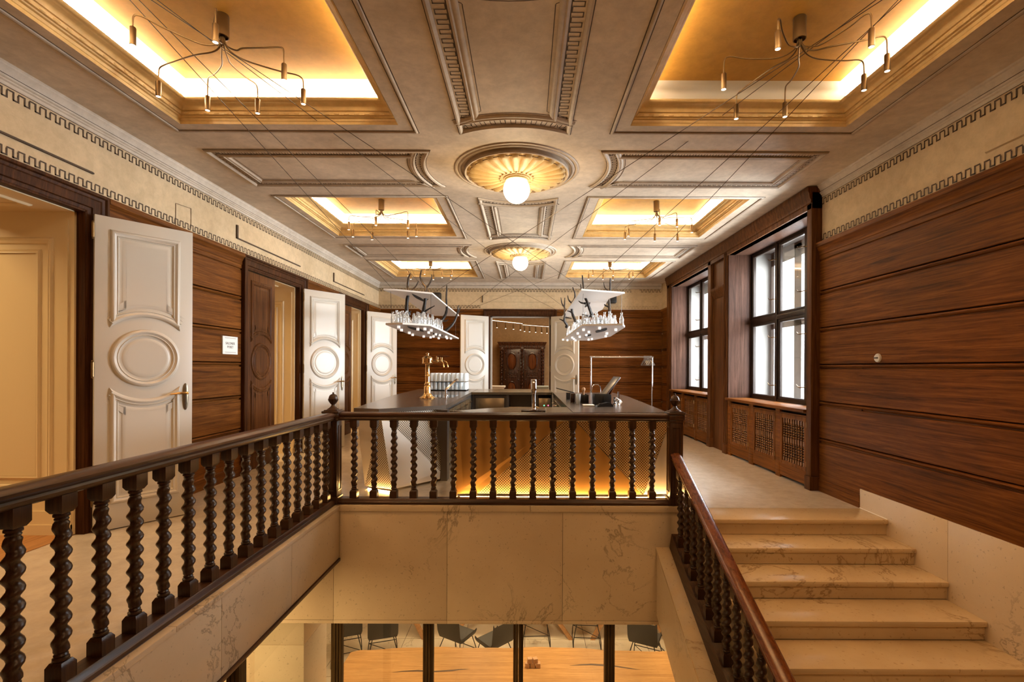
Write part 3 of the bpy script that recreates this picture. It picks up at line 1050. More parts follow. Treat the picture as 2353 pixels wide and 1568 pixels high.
# parapet string with sloping cap
cap = lambda y: -.445 + .4504 * (y - 4.9)
mb = MB()
yy = [4.9, 1.0]
mb.rings([[(1.335, y, cap(y)), (1.62, y, cap(y)), (1.62, y, cap(y) - .66), (1.335, y, cap(y) - .66)] for y in yy])
mb.build('string_wall', M_MARB, st)
mb = MB()
mb.rings([[(1.325, y, cap(y) + .03), (1.62, y, cap(y) + .03), (1.62, y, cap(y)), (1.325, y, cap(y))] for y in yy])
mb.build('string_cap', M_MARB2, st)
BR_L = [[(-1.62, 7.3, 2.09), (-1.6, 7.3, 2.17), (-1.55, 7.3, 2.25), (-1.51, 7.3, 2.42), (-1.51, 7.3, 2.5), (-1.51, 7.3, 2.6), (-1.56, 7.3, 2.66), (-1.61, 7.3, 2.75), (-1.61, 7.3, 2.8), (-1.58, 7.3, 2.87)], [(-1.51, 7.3, 2.6), (-1.46, 7.3, 2.67), (-1.43, 7.3, 2.74), (-1.43, 7.3, 2.8)], [(-1.51, 7.3, 2.42), (-1.46, 7.3, 2.45), (-1.38, 7.3, 2.47)], [(-1.55, 7.3, 2.23), (-1.47, 7.3, 2.28), (-1.38, 7.3, 2.33)], [(-1.68, 7.0, 2.15), (-1.71, 7.0, 2.21), (-1.71, 7.0, 2.38), (-1.7, 7.0, 2.5), (-1.73, 7.0, 2.56), (-1.73, 7.0, 2.63), (-1.71, 7.0, 2.7), (-1.67, 7.0, 2.75)], [(-1.7, 7.0, 2.49), (-1.67, 7.0, 2.51), (-1.6, 7.0, 2.57), (-1.56, 7.0, 2.65)], [(-1.45, 8.2, 2.17), (-1.43, 8.2, 2.21), (-1.38, 8.2, 2.3), (-1.35, 8.2, 2.4), (-1.35, 8.2, 2.54), (-1.34, 8.2, 2.69), (-1.34, 8.2, 2.78)], [(-1.49, 9.0, 2.07), (-1.38, 9.0, 2.18), (-1.32, 9.0, 2.3), (-1.29, 9.0, 2.42), (-1.27, 9.0, 2.56)], [(-1.28, 9.0, 2.4), (-1.24, 9.0, 2.47), (-1.23, 9.0, 2.52)], [(-1.4, 8.2, 2.19), (-1.35, 8.2, 2.19), (-1.32, 8.2, 2.22)], [(-1.7, 7.0, 2.18), (-1.68, 7.0, 2.2), (-1.67, 7.0, 2.22)]]
BR_R = [[(1.25, 7.2, 2.04), (1.11, 7.2, 2.12), (0.99, 7.2, 2.18), (0.94, 7.2, 2.27), (0.9, 7.2, 2.37), (0.87, 7.2, 2.46), (0.86, 7.2, 2.56), (0.85, 7.2, 2.7), (0.84, 7.2, 2.79)], [(0.89, 7.2, 2.36), (0.82, 7.2, 2.37), (0.78, 7.2, 2.4)], [(0.98, 7.2, 2.17), (0.9, 7.2, 2.18), (0.83, 7.2, 2.2)], [(1.31, 7.5, 2.07), (1.28, 7.5, 2.15), (1.29, 7.5, 2.29), (1.29, 7.5, 2.47), (1.31, 7.5, 2.6), (1.31, 7.5, 2.72), (1.3, 7.5, 2.79)], [(1.28, 7.5, 2.35), (1.23, 7.5, 2.37), (1.21, 7.5, 2.39)], [(1.3, 7.5, 2.58), (1.27, 7.5, 2.6), (1.22, 7.5, 2.65), (1.2, 7.5, 2.73)], [(0.87, 8.4, 2.19), (0.86, 8.4, 2.22), (0.81, 8.4, 2.36), (0.8, 8.4, 2.52), (0.84, 8.4, 2.6), (0.84, 8.4, 2.68), (0.8, 8.4, 2.79)], [(0.8, 8.4, 2.52), (0.74, 8.4, 2.58), (0.72, 8.4, 2.66)], [(0.8, 8.4, 2.36), (0.76, 8.4, 2.38), (0.71, 8.4, 2.39)], [(0.77, 9.2, 2.18), (0.77, 9.2, 2.22), (0.72, 9.2, 2.29), (0.73, 9.2, 2.43), (0.73, 9.2, 2.56), (0.74, 9.2, 2.74)], [(0.73, 9.2, 2.55), (0.68, 9.2, 2.63), (0.66, 9.2, 2.74)], [(0.72, 9.2, 2.29), (0.68, 9.2, 2.31), (0.63, 9.2, 2.33)], [(0.74, 9.2, 2.36), (0.81, 9.2, 2.35), (0.87, 9.2, 2.34)], [(0.82, 7.2, 2.53), (0.82, 7.2, 2.55), (0.81, 7.2, 2.65)], [(1.03, 7.3, 2.12), (1.09, 7.3, 2.07), (1.17, 7.3, 2.07), (1.22, 7.3, 2.06)]]
CU_L = [(-1.774, 6.735), (-1.879, 7.291), (-1.903, 7.878), (-1.959, 8.351), (-1.593, 7.116), (-1.478, 7.059), (-1.57, 7.795), (-1.436, 7.32), (-1.861, 8.793), (-1.782, 9.03), (-1.682, 8.781), (-1.526, 8.183), (-1.497, 8.392), (-1.676, 9.279), (-1.461, 8.845), (-1.515, 9.268), (-1.453, 9.352)]
CU_R = [(0.842, 7.085), (0.976, 7.521), (0.837, 7.837), (0.962, 8.678), (1.025, 8.228), (0.851, 8.928), (0.925, 9.358), (1.005, 9.831), (0.834, 9.745), (0.731, 9.559), (1.03, 6.774), (1.309, 7.059), (1.304, 7.808), (1.4, 8.495), (1.231, 9.521), (1.27, 9.333)]
# ================================================================== door leaves
def leaf_parts(root, w, m, hm=M_BRASS, handle=True, hgt=2.665, th=.045, hinges=True):
    mb = MB().bbox(0, w, -th / 2, th / 2, .008, hgt, .004)
    mb.build('door_panel', m, root, local=True)
    cz, r = 1.47, .36 * w
    ra = r + .105
    e = .10 if w < .9 else .12
    hx = w / 2 - e
    dz = sqrt(max(.001, ra ** 2 - hx ** 2))
    pr = [(0, 0), (.004, .010), (.013, .019), (.026, .021), (.040, .010), (.046, .008), (.052, .013), (.058, .004), (.064, .003), (.066, 0)]
    a0 = atan2(dz, hx)
    circ = arc(w / 2, cz, r, 0, 2 * pi * 35 / 36, 35)
    top = [(w - e, 2.56), (e, 2.56)] + arc(w / 2, cz, ra, pi - a0, a0, 16)
    bot = [(e, .22), (w - e, .22)] + arc(w / 2, cz, ra, -a0, -pi + a0, 16)
    for nm, path in (('upper_panel_moulding', top), ('round_medallion', circ), ('lower_panel_moulding', bot)):
        mb = MB()
        for s in (-1, 1):
            mb.sweep(path, pr, lambda x, z, h, s=s: (x, s * (th / 2 + h), z))
            q = offset_path(path, .08)
            mb.sweep(q, [(0, .0006), (.012, .006), (.03, .006)], lambda x, z, h, s=s: (x, s * (th / 2 + h), z))
            mb.face([(x, s * (th / 2 + .006), z) for x, z in offset_path(path, .108)])
        mb.build(nm, m, root, local=True)
    if handle:
        for s in (-1, 1):
            y = s * (th / 2)
            mb = MB()
            ring = lambda k, d: [(w - .055 + k * .024 * cos(2 * pi * i / 20), y + s * d, 1.115 + k * .125 * sin(2 * pi * i / 20)) for i in range(20)]
            mb.rings([ring(1, 0), ring(1, .005), ring(.75, .010)])
            mb.cyl((w - .055, y + s * .008, 1.055), (w - .055, y + s * .014, 1.055), .010, 10)
            o = mb.build('handle_plate', M_PEWT, root, local=True)
            mb = MB()
            yy = y + s * .05
            mb.tube([(w - .055, y, 1.15), (w - .055, yy, 1.15), (w - .085, yy + s * .004, 1.152), (w - .13, yy, 1.150), (w - .185, yy - s * .008, 1.143)], [.009, .010, .012, .010, .006], 8)
            mb.sphere((w - .055, yy, 1.15), .013, 8, 6)
            mb.build('lever', M_GOLDM, o, local=True)
    if hinges:
        for z in (.30, 1.37, 2.53):
            mb = MB().cyl((-.010, -th / 2 - .004, z - .06), (-.010, -th / 2 - .004, z + .06), .010, 8)
            mb.sphere((-.010, -th / 2 - .004, z + .068), .009, 8, 5)
            mb.sphere((-.010, -th / 2 - .004, z - .068), .009, 8, 5)
            mb.build('hinge', M_LAMPB, root, local=True)
    return root

def leaf(hx, hy, fx, fy, m, label, handle=True, group=None):
    t = thing('door_leaf', (hx, hy, 0), label, 'door', group, atan2(fy - hy, fx - hx))
    return leaf_parts(t, math.hypot(fx - hx, fy - hy), m, handle=handle)

gd = 'open ivory door leaves'
leaf(-3.610, 4.035, -3.182, 4.60, M_WHITE, 'largest ivory panelled door leaf, standing open before the name plaque, with full brass lever plate', group=gd)
leaf(-3.610, 7.84, -3.185, 8.47, M_WHITE, 'ivory panelled door leaf standing open beyond the name plaque and the oak half door', group=gd)
leaf(-3.610, 10.945, -3.10, 11.56, M_WHITE, 'ivory panelled door leaf standing open in the far corner, behind the brass beer tower', group=gd)
leaf(-.935, 11.985, -1.572, 11.60, M_WHITE, 'ivory door leaf without handle, beside the wardrobe opening and behind the washed glasses', handle=False, group=gd)
leaf(.625, 11.985, 1.27, 11.60, M_WHITE, 'yellowish ivory door leaf with brass lever, between the wardrobe opening and the clothes rail', group=gd)
leaf(-3.705, 6.365, -3.705, 7.085, M_WCAS, 'closed dark oak door leaf with round medallion, next to the name plaque', handle=False)
leaf(-3.705, 9.475, -3.705, 10.195, M_WCAS, 'closed dark oak door leaf mostly hidden behind the second open ivory door', handle=False)

# ================================================================== balustrades
def baluster_mb(H=.80, pitch=.072, blk=.036, b0=.085, b1=.082, seg=7):
    mb = MB()
    def blockm(z0, z1, up):
        bm_ = blk
        c = .010
        rs = []
        zs = [(z0, 1.0), (z1 - .018, 1.0), (z1, .72)] if up else [(z0, .72), (z0 + .018, 1.0), (z1, 1.0)]
        for z, k in zs:
            rs.append([(sx * bm_ * k, sy * bm_ * k, z) for sx, sy in ((-1, -1), (1, -1), (1, 1), (-1, 1))])
        mb.rings(rs)
    blockm(0, b0, True)
    blockm(H - b1, H, False)
    n = 12
    za, zb = b0, H - b1
    prof0 = [(.024, za), (.030, za + .006), (.030, za + .014), (.022, za + .020), (.026, za + .026), (.022, za + .034)]
    prof1 = [(.022, zb - .034), (.026, zb - .026), (.022, zb - .020), (.030, zb - .014), (.030, zb - .006), (.024, zb)]
    rs = []
    ring = lambda r, z, ox=0, oy=0: [(ox + r * cos(2 * pi * k / n), oy + r * sin(2 * pi * k / n), z) for k in range(n)]
    for r, z in prof0:
        rs.append(ring(r, z))
    z0, z1 = za + .034, zb - .034
    turns = round((z1 - z0) / pitch)
    m = turns * seg
    for i in range(1, m):
        t = i / m
        z = z0 + (z1 - z0) * t
        e = .0085 * min(1, t * 9, (1 - t) * 9)
        a = 2 * pi * turns * t
        rs.append(ring(.0285, z, e * cos(a), e * sin(a)))
    for r, z in prof1:
        rs.append(ring(r, z))
    mb.rings(rs)
    return mb

RAIL = [(-.030, 0), (-.044, .010), (-.050, .026), (-.042, .036), (-.044, .042), (-.056, .052), (-.058, .066), (-.046, .078), (-.022, .085), (.022, .085), (.046, .078), (.058, .066), (.056, .052), (.044, .042), (.042, .036), (.050, .026), (.044, .010), (.030, 0)]
BASE = [(-.060, 0), (-.060, .022), (-.052, .030), (-.050, .044), (-.040, .055), (.040, .055), (.050, .044), (.052, .030), (.060, .022), (.060, 0)]
FINIAL = [(.001, .955), (.062, .955), (.062, .962), (.056, .968), (.046, .974), (.030, .986), (.019, 1.000), (.017, 1.010), (.022, 1.016), (.032, 1.032), (.044, 1.060), (.049, 1.066), (.049, 1.072), (.044, 1.076), (.043, 1.086), (.036, 1.104), (.022, 1.117), (.008, 1.121), (.010, 1.130), (.006, 1.138), (.001, 1.140)]
def newel(parent, x, y):
    mb = MB()
    s = .066
    mb.bbox(x - s, x + s, y - s, y + s, 0, .86, .004)
    mb.bbox(x - s - .012, x + s + .012, y - s - .012, y + s + .012, 0, .075, .006)
    mb.bbox(x - s - .006, x + s + .006, y - s - .006, y + s + .006, .845, .87, .005)
    mb.bbox(x - s - .014, x + s + .014, y - s - .014, y + s + .014, .87, .925, .010)
    mb.bbox(x - s - .022, x + s + .022, y - s - .022, y + s + .022, .925, .950, .008)
    for sx, sy in ((0, -1), (1, 0), (-1, 0), (0, 1)):
        f = lambda u, z, p, sx=sx, sy=sy: (x + sx * (s + p) + (u if sx == 0 else 0), y + sy * (s + p) + (u if sy == 0 else 0), z)
        mb.sweep(rect(-.042, .042, .13, .80), [(0, 0), (.003, .006), (.008, .006), (.012, .001)], f)
    o = mb.build('newel_post', M_RAILZ, parent)
    mb = MB().lathe(FINIAL, (x, y, 0), 16)
    for k in range(12):
        a = 2 * pi * k / 12
        mb.tube([(x + .020 * cos(a), y + .020 * sin(a), 1.018), (x + .036 * cos(a), y + .036 * sin(a), 1.040), (x + .047 * cos(a), y + .047 * sin(a), 1.064)], .0045, 5)
    mb.bbox(x - .070, x + .070, y - .070, y + .070, .948, .960, .004)
    mb.build('finial', M_RAILZ, o)

BY, BX = 4.985, -1.985
bb = thing('balustrade', (-.2, BY, 0), 'dark oak balustrade with barley-twist balusters across the front of the bar, between two finial posts', 'balustrade')
MB().rings([[(-1.95, BY + a, .85 + z) for a, z in RAIL], [1.50 and (1.50, BY + a, .85 + z) for a, z in RAIL]]).build('handrail', M_RAILX, bb)
MB().rings([[(-1.95, BY + a, z) for a, z in BASE], [(1.50, BY + a, z) for a, z in BASE]]).build('base_rail', M_RAILX, bb)
newel(bb, BX, BY)
newel(bb, 1.538, BY)
bal0 = baluster_mb().build('baluster', M_RAILZ, bb, local=True)
bal0.location = (-1.764 + .2, 0, .053)
for i in range(1, 16):
    dup(bal0, (-1.764 + .2045 * i + .2, 0, .053), rotz=0)
bl = thing('balustrade', (BX, 2.0, 0), 'dark oak balustrade with barley-twist balusters running beside the ivory doors toward the viewer', 'balustrade')
MB().rings([[(BX + a, -1.2, .85 + z) for a, z in RAIL], [(BX + a, 4.93, .85 + z) for a, z in RAIL]]).build('handrail', M_RAILY, bl)
MB().rings([[(BX + a, -1.2, z) for a, z in BASE], [(BX + a, 4.93, z) for a, z in BASE]]).build('base_rail', M_RAILY, bl)
for i in range(20):
    dup(bal0, (0, 4.800 - .195 * i - 2.0, .053), rotz=0, parent=bl)
bs = thing('balustrade', (1.53, 3.5, -1), 'sloping oak stair balustrade with reddish handrail descending beside the marble steps', 'balustrade')
rt = lambda y: .53 + .449 * (y - 4.9)
ca = cos(math.atan(.449))
ys = (4.925, .9)
MB().rings([[(1.53 + a * .92, y, rt(y) - .085 / ca + z / ca) for a, z in RAIL] for y in ys]).build('handrail', M_HAND, bs)
bt = lambda y: -.34 + .4504 * (y - 4.757)
MB().rings([[(1.53 + a * 1.15, y, cap(y) + .03) for a in (-.06, .06)] + [(1.53 + .05, y, bt(y)), (1.53 - .05, y, bt(y))] for y in (4.895, .9)]).build('base_rail', M_RAILY, bs)
Hs = (rt(4.757) - .085 / ca) - bt(4.757) + .03
sb = baluster_mb(Hs, b0=.10, b1=.09).build('baluster', M_RAILZ, bs, local=True)
sb.location = (0, 4.757 - 3.5, bt(4.757) + 1 - .015)
for i in range(1, 18):
    y = 4.757 - .1815 * i
    dup(sb, (0, y - 3.5, bt(y) + 1 - .015), rotz=0)

# ================================================================== ceiling lamps
def smooth(pts, n=5):
    pts = [Vector(p) for p in pts]
    out = []
    for i in range(len(pts) - 1):
        p0, p1, p2, p3 = pts[max(0, i - 1)], pts[i], pts[i + 1], pts[min(len(pts) - 1, i + 2)]
        for k in range(n):
            t = k / n
            out.append(.5 * ((2 * p1) + (p2 - p0) * t + (2 * p0 - 5 * p1 + 4 * p2 - p3) * t * t + (3 * p1 - p0 - 3 * p2 + p3) * t ** 3))
    out.append(pts[-1])
    return out
head_proto = None
M_ROSED = simple('rosette_brown_outline', (0.17, 0.085, 0.025), 0.6)
def spider(x, y, ends, label):
    global head_proto
    zt = ZC + .31
    t = thing('spider_lamp', (x, y, zt), label, 'lamp', 'spider lamps in the coffers')
    mb = MB().lathe([(.040, 0), (.042, -.004), (.042, -.150), (.036, -.152), (.034, -.135)], (0, 0, 0), 18)
    mb.cyl((0, 0, -.14), (0, 0, -.20), .010, 8)
    mb.build('canopy', M_LAMPB, t, local=True)
    for k, (ex, ey) in enumerate(ends):
        d = Vector((ex - x, ey - y, 0))
        L = d.length
        u = d / L
        w = Vector((-u.y, u.x, 0)) * (.03 if k % 2 else -.03)
        hum = .035 * ((k * 37) % 5) / 4
        P = [(u * .008).to_tuple()[:2] + (-.14,), (u * .02).to_tuple()[:2] + (-.20,)]
        pts = [Vector((u.x * .008, u.y * .008, -.14)), Vector((u.x * .025, u.y * .025, -.205)), Vector((u.x * .09, u.y * .09, -.235)) + w * .3, u * (L * .35) + w + Vector((0, 0, -.225)), u * (L * .7) + w * .6 + Vector((0, 0, -.205 + hum * .5)), u * (L * .90) + Vector((0, 0, -.190 + hum)), u * (L * .985) + Vector((0, 0, -.200 + hum)), u * L + Vector((0, 0, -.245)), u * L + Vector((0, 0, -.285))]
        MB().tube(smooth(pts, 4), .0052, 6).build('arm', M_LAMPB, t, local=True)
        if head_proto is None:
            mb = MB().lathe([(.006, .030), (.016, .028), (.0185, .022), (.0185, -.085), (.016, -.088), (.0155, -.082)], (0, 0, 0), 12)
            head_proto = mb.build('lamp_head', M_LAMPB, t, local=True)
            MB().lathe([(.0152, -.083), (.0152, -.0865), (.006, -.0875)], (0, 0, 0), 12).build('lens', M_BULB, head_proto, local=True)
            h = head_proto
        else:
            h = dup(head_proto, parent=t)
        h.location = (u.x * L, u.y * L, -.305)
        lamp('spot', 'SPOT', (0, 0, -.092), 17.0, (1.0, .53, .20), .015, parent=h, spot=80)
    return t
L1 = [(-2.495, 3.057), (-2.773, 3.637), (-2.531, 3.831), (-2.157, 3.872), (-1.72, 3.422), (-1.727, 3.733), (-1.952, 3.026)]
R1 = [(1.589, 3.066), (2.165, 3.041), (2.448, 3.288), (2.45, 3.516), (1.428, 3.512), (1.699, 3.925), (2.075, 3.889)]
L2 = [(-2.625, 7.142), (-2.156, 6.92), (-1.727, 7.047), (-2.705, 7.538), (-2.457, 7.70), (-1.862, 7.598), (-1.706, 7.5)]
R2 = [(1.551, 7.62), (1.565, 7.424), (2.045, 7.70), (2.408, 7.70), (1.888, 6.862), (2.156, 6.928), (2.468, 7.216)]
L3 = [(-2.619, 10.738), (-2.662, 11.15), (-2.217, 10.546), (-1.902, 10.932), (-1.74, 11.15), (-2.15, 11.2), (-1.65, 10.7)]
R3 = [(1.422, 11.05), (1.458, 10.609), (1.761, 11.10), (1.905, 10.599), (2.346, 11.011), (2.37, 10.738), (2.0, 11.15)]
spider(-2.10, 3.33, L1, 'bronze spider lamp in the amber coffer above the front balustrade, nearest the ivory doors')
spider(1.875, 3.33, R1, 'bronze spider lamp in the yellow coffer above the stairs, nearest the camera')
spider(-2.10, 6.99, L2, 'bronze spider lamp in the middle coffer on the doors side, above the second open door')
spider(1.88, 7.00, R2, 'bronze spider lamp in the middle coffer on the windows side')
spider(-2.15, 10.85, L3, 'bronze spider lamp in the farthest coffer on the doors side, behind the branches')
spider(1.875, 10.85, R3, 'bronze spider lamp in the farthest coffer on the windows side, behind the white shelf')

def rosette(y, label):
    x = XM
    t = thing('ceiling_light', (x, y, ZC), label, 'ceiling light', 'rosette ceiling lights')
    mb = MB().lathe([(.660, 0), (.655, -.010), (.640, -.012), (.632, -.004), (.618, -.004), (.612, -.014), (.596, -.018), (.588, -.006), (.580, .030), (.556, .036), (.552, -.030), (.560, -.044), (.552, -.052), (.538, -.048), (.530, -.038)], (0, 0, 0), 64, cap=False)
    mb.build('moulded_ring', M_MOULD, t, local=True)
    mb = MB()
    N, P = 192, 24
    rs = []
    for j in range(15):
        r = .13 + (.535 - .13) * j / 14
        ring = []
        for k in range(N):
            a = 2 * pi * k / N
            c = abs(cos(a * P / 2))
            tip = .505 - .050 * (1 - c) ** 1.5
            z = -.075 + .040 * ((r - .13) / .40)
            bul = .034 * c ** .6 * min(1, (r - .10) / .2)
            if r > tip:
                bul *= max(0, 1 - (r - tip) / .022)
            if c > .93:
                bul -= .003
            ring.append((r * cos(a), r * sin(a), z - bul))
        rs.append(ring)
    mb.rings(rs, cap0=False, cap1=False)
    mb.build('petal_rosette', M_ROSE, t, local=True, sharp=60)
    mb = MB()
    for k in range(P):
        a0 = 2 * pi * (k + .5) / P
        half = pi / P * .94
        for sg in (-1, 1):
            pts = []
            for r, f in ((.24, 1), (.30, 1), (.36, 1), (.41, 1), (.45, .97), (.475, .85), (.495, .62), (.506, .32), (.509, 0)):
                a = a0 + sg * half * f
                z = -.075 + .040 * ((r - .13) / .40) - .012 - .010 * (1 - f)
                pts.append((r * cos(a), r * sin(a), z))
            mb.tube(pts, .0042, 4)
    mb.build('petal_outline', M_ROSED, t, local=True)
    mb = MB().lathe([(.165, -.060), (.165, -.080), (.150, -.084), (.140, -.082), (.140, -.094), (.132, -.100), (.124, -.096), (.124, -.110), (.116, -.116), (.108, -.112), (.108, -.126), (.100, -.132), (.090, -.128)], (0, 0, 0), 32)
    for k in range(20):
        a = 2 * pi * k / 20
        mb.sphere((.178 * cos(a), .178 * sin(a), -.088), .012, 6, 4)
    mb.build('lamp_base', M_ROSE, t, local=True)
    MB().sphere((0, 0, -.205), .142, 28, 18).build('globe', M_GLOBE, t, local=True)
    lamp('globe_light', 'POINT', (0, 0, -.38), 40, (1.0, .74, .42), .13, parent=t)
rosette(RY[0], 'larger ceiling rosette with white globe lamp between the front coffers')
rosette(RY[1], 'smaller-looking ceiling rosette with white globe lamp above the bar, beyond the first globe')
tag(MB().lathe([(.001, 0), (.05, 0), (.05, -.012), (.03, -.016), (.001, -.016)], (-.136, 10.55, ZC), 14).build('smoke_detector', M_MOULD), 'tiny round disc detector on the ceiling beyond the second globe lamp', 'detector')

# ================================================================== radiator covers under the windows
grille_me = None
def radiator_cover(w0, w1, label):
    global grille_me
    f = XR - PX + .02
    t = thing('radiator_cover', (f, (w0 + w1) / 2, 0), label, 'radiator cover', 'oak radiator covers')
    ds = [(w1 - 2.235, w1 - 1.63), (w1 - 1.515, w1 - .885), (w1 - .75, w1 - .115)]
    mb = MB()
    mb.box(f, f + .03, w0, w1, .035, .19)
    ed = [w0, ds[0][0], ds[0][1], ds[1][0], ds[1][1], ds[2][0], ds[2][1], w1]
    for a, b in zip(ed[::2], ed[1::2]):
        if b - a > .012:
            mb.bbox(f - .004, f + .03, a, b, .035, .885, .004)
            mb.box(f, f + .03, a + .0, b, 0, .04)
    mb.box(f, f + .03, w0, w1, .83, .845)
    mb.box(f, f + .03, w0, w1, .873, .887)
    mb.build('body', M_WY, t)
    MB().box(f + .10, f + .11, w0, w1, 0, .885).build('dark_interior', M_SLOT, t)
    for c0, c1 in ds:
        s = .055
        mb = MB()
        mb.bbox(f - .006, f + .02, c0 + .003, c0 + s, .19, .828, .004)
        mb.bbox(f - .006, f + .02, c1 - s, c1 - .003, .19, .828, .004)
        mb.bbox(f - .005, f + .02, c0 + s, c1 - s, .19, .19 + s * .8, .003)
        mb.bbox(f - .005, f + .02, c0 + s, c1 - s, .828 - s, .828, .003)
        d = mb.build('cover_door', M_WZ, t)
        g0, g1, h0, h1 = c0 + s, c1 - s, .19 + s * .8, .828 - s
        if grille_me is None:
            mb = MB()
            W, H = .52, h1 - h0
            n = 9
            for i in range(n):
                y = (i + .5) * W / n - W / 2
                rs = []
                for z, r in ((0, .016), (.05, .016)):
                    pass
                mb.box(-.012, .012, y - .015, y + .015, 0, .045)
                mb.box(-.012, .012, y - .015, y + .015, H - .055, H)
                mb.box(-.012, .012, y - .015, y + .015, H / 2 - .03, H / 2 + .03)
                for za, zb in ((.045, H / 2 - .03), (H / 2 + .03, H - .055)):
                    nb = 6
                    prof = []
                    for k in range(nb):
                        z0, z1 = za + (zb - za) * k / nb, za + (zb - za) * (k + 1) / nb
                        q = (z1 - z0)
                        prof += [(.006, z0), (.009, z0 + q * .10), (.006, z0 + q * .2), (.014, z0 + q * .34), (.0185, z0 + q * .58), (.014, z0 + q * .82)]
                    prof.append((.006, zb))
                    mb.lathe(prof, (0, y, 0), 8)
            g = mb.build('bead_grille', M_HAND2, d, local=True)
            grille_me = g.data
        else:
            g = bpy.data.objects.new('bead_grille', grille_me)
            COL.objects.link(g)
            g.parent = d
        g.location = Vector((f + .016, (g0 + g1) / 2, h0)) - ORG[d.name]
        g.scale = (1, (g1 - g0) / .52, 1)
        for z in (.28, .74):
            MB().cyl((f - .009, c0 + .004, z - .03), (f - .009, c0 + .004, z + .03), .005, 6).build('hinge', M_BRASS, d)
    return t
M_HAND2 = wood('spindle_oak', (0.10, 0.040, 0.014), (0.20, 0.085, 0.028), (0.30, 0.14, 0.05), 'z', 0.22, 1.0, 0.5)
radiator_cover(WIN[0][0], WIN[0][1], 'oak radiator cover with beaded spindle grilles under the nearer window')
radiator_cover(WIN[1][0], WIN[1][1], 'oak radiator cover with beaded spindle grilles under the farther window, behind the finial')

# ================================================================== small wall things
t = thing('name_plaque', (XL + .028, 5.94, 1.658), 'small square glass name plaque on the oak wall beside the first oak door', 'sign')
mb = MB().bbox(XL + .022, XL + .040, 5.79, 6.09, 1.548, 1.768, .003)
mb.build('plate', M_PAPER, t)
def words(s, size, loc, rot, m, parent, name='lettering'):
    c = bpy.data.curves.new(name, 'FONT')
    c.body = s
    c.size = size
    c.align_x = 'CENTER'
    c.extrude = .0008
    tmp = bpy.data.objects.new('tmp', c)
    COL.objects.link(tmp)
    me = bpy.data.meshes.new_from_object(tmp.evaluated_get(bpy.context.evaluated_depsgraph_get()))
    bpy.data.objects.remove(tmp)
    bpy.data.curves.remove(c)
    o = bpy.data.objects.new(name, me)
    COL.objects.link(o)
    me.materials.clear()
    me.materials.append(m)
    o.parent = parent
    o.location = Vector(loc) - ORG[parent.name]
    o.rotation_euler = rot
    return o
M_INK = simple('grey_ink', (0.16, 0.14, 0.12), .8)
RL = (radians(90), 0, radians(90))
words('SALONEK', .043, (XL + .0412, 5.935, 1.668), RL, M_INK, t)
words('POSET', .043, (XL + .0412, 5.935, 1.623), RL, M_INK, t)
mb = MB()
for z in (1.748, 1.742, 1.574, 1.568):
    for k in range(14):
        mb.box(XL + .0402, XL + .0408, 5.83 + k * .016, 5.841 + k * .016, z, z + .003)
mb.build('printed_lines', M_INK, t)
t = thing('light_switch', (3.378, 4.635, 1.508), 'round white porcelain rotary light switch on the oak wall beside the window', 'switch')
MB().lathe([(.001, 0), (.043, 0), (.043, -.006), (.036, -.016), (.001, -.018)], (0, 0, 0), 24, 'x').build('rosette_plate', M_OPAL, t, local=True)
MB().bbox(-.032, -.016, -.022, .022, -.006, .006, .004).build('toggle', M_BLACK, t, local=True)

for x0, x1, z0, z1, lb in ((-2.36, -2.10, 3.05, 3.24, 'black wall loudspeaker under the ceiling behind the branches, above the washed glasses'), (1.93, 2.22, 3.0, 3.2, 'black wall loudspeaker under the ceiling above the clothes rail')):
    t = thing('loudspeaker', ((x0 + x1) / 2, YB - .02, z0), lb, 'speaker', 'wall loudspeakers')
    MB().bbox(x0, x1, YB - .20, YB - .03, z0, z1, .02).build('cabinet', M_BLACK, t)
    MB().bbox(x0 + .02, x1 - .02, YB - .206, YB - .199, z0 + .02, z1 - .02, .003).build('grille_cloth', M_DARKM, t)
    MB().box((x0 + x1) / 2 - .02, (x0 + x1) / 2 + .02, YB - .05, YB - .0, z0 + .05, z1 - .05).build('bracket', M_DARKM, t)

# ================================================================== bar
ZT, TT = .92, .048
M_STEELB = simple('bronzed_steel_top', (0.26, 0.19, 0.11), 0.24, .85)
def facets(root, items):
    for nm, m, pts in items:
        a, b, c = Vector(pts[0]), Vector(pts[1]), Vector(pts[2])
        nrm = (b - a).cross(c - a).normalized()
        if nrm.y > 0: nrm = -nrm
        mb = MB().extrude([Vector(p) for p in pts], -nrm * .012)
        d = Vector((nrm.y, -nrm.x, 0))
        d = d.normalized() if d.length > 1e-4 else Vector((1, 0, 0))
        mb.build(nm, m, root, uvfn=lambda c, d=d: (c[0] * d.x + c[1] * d.y, c[2]))

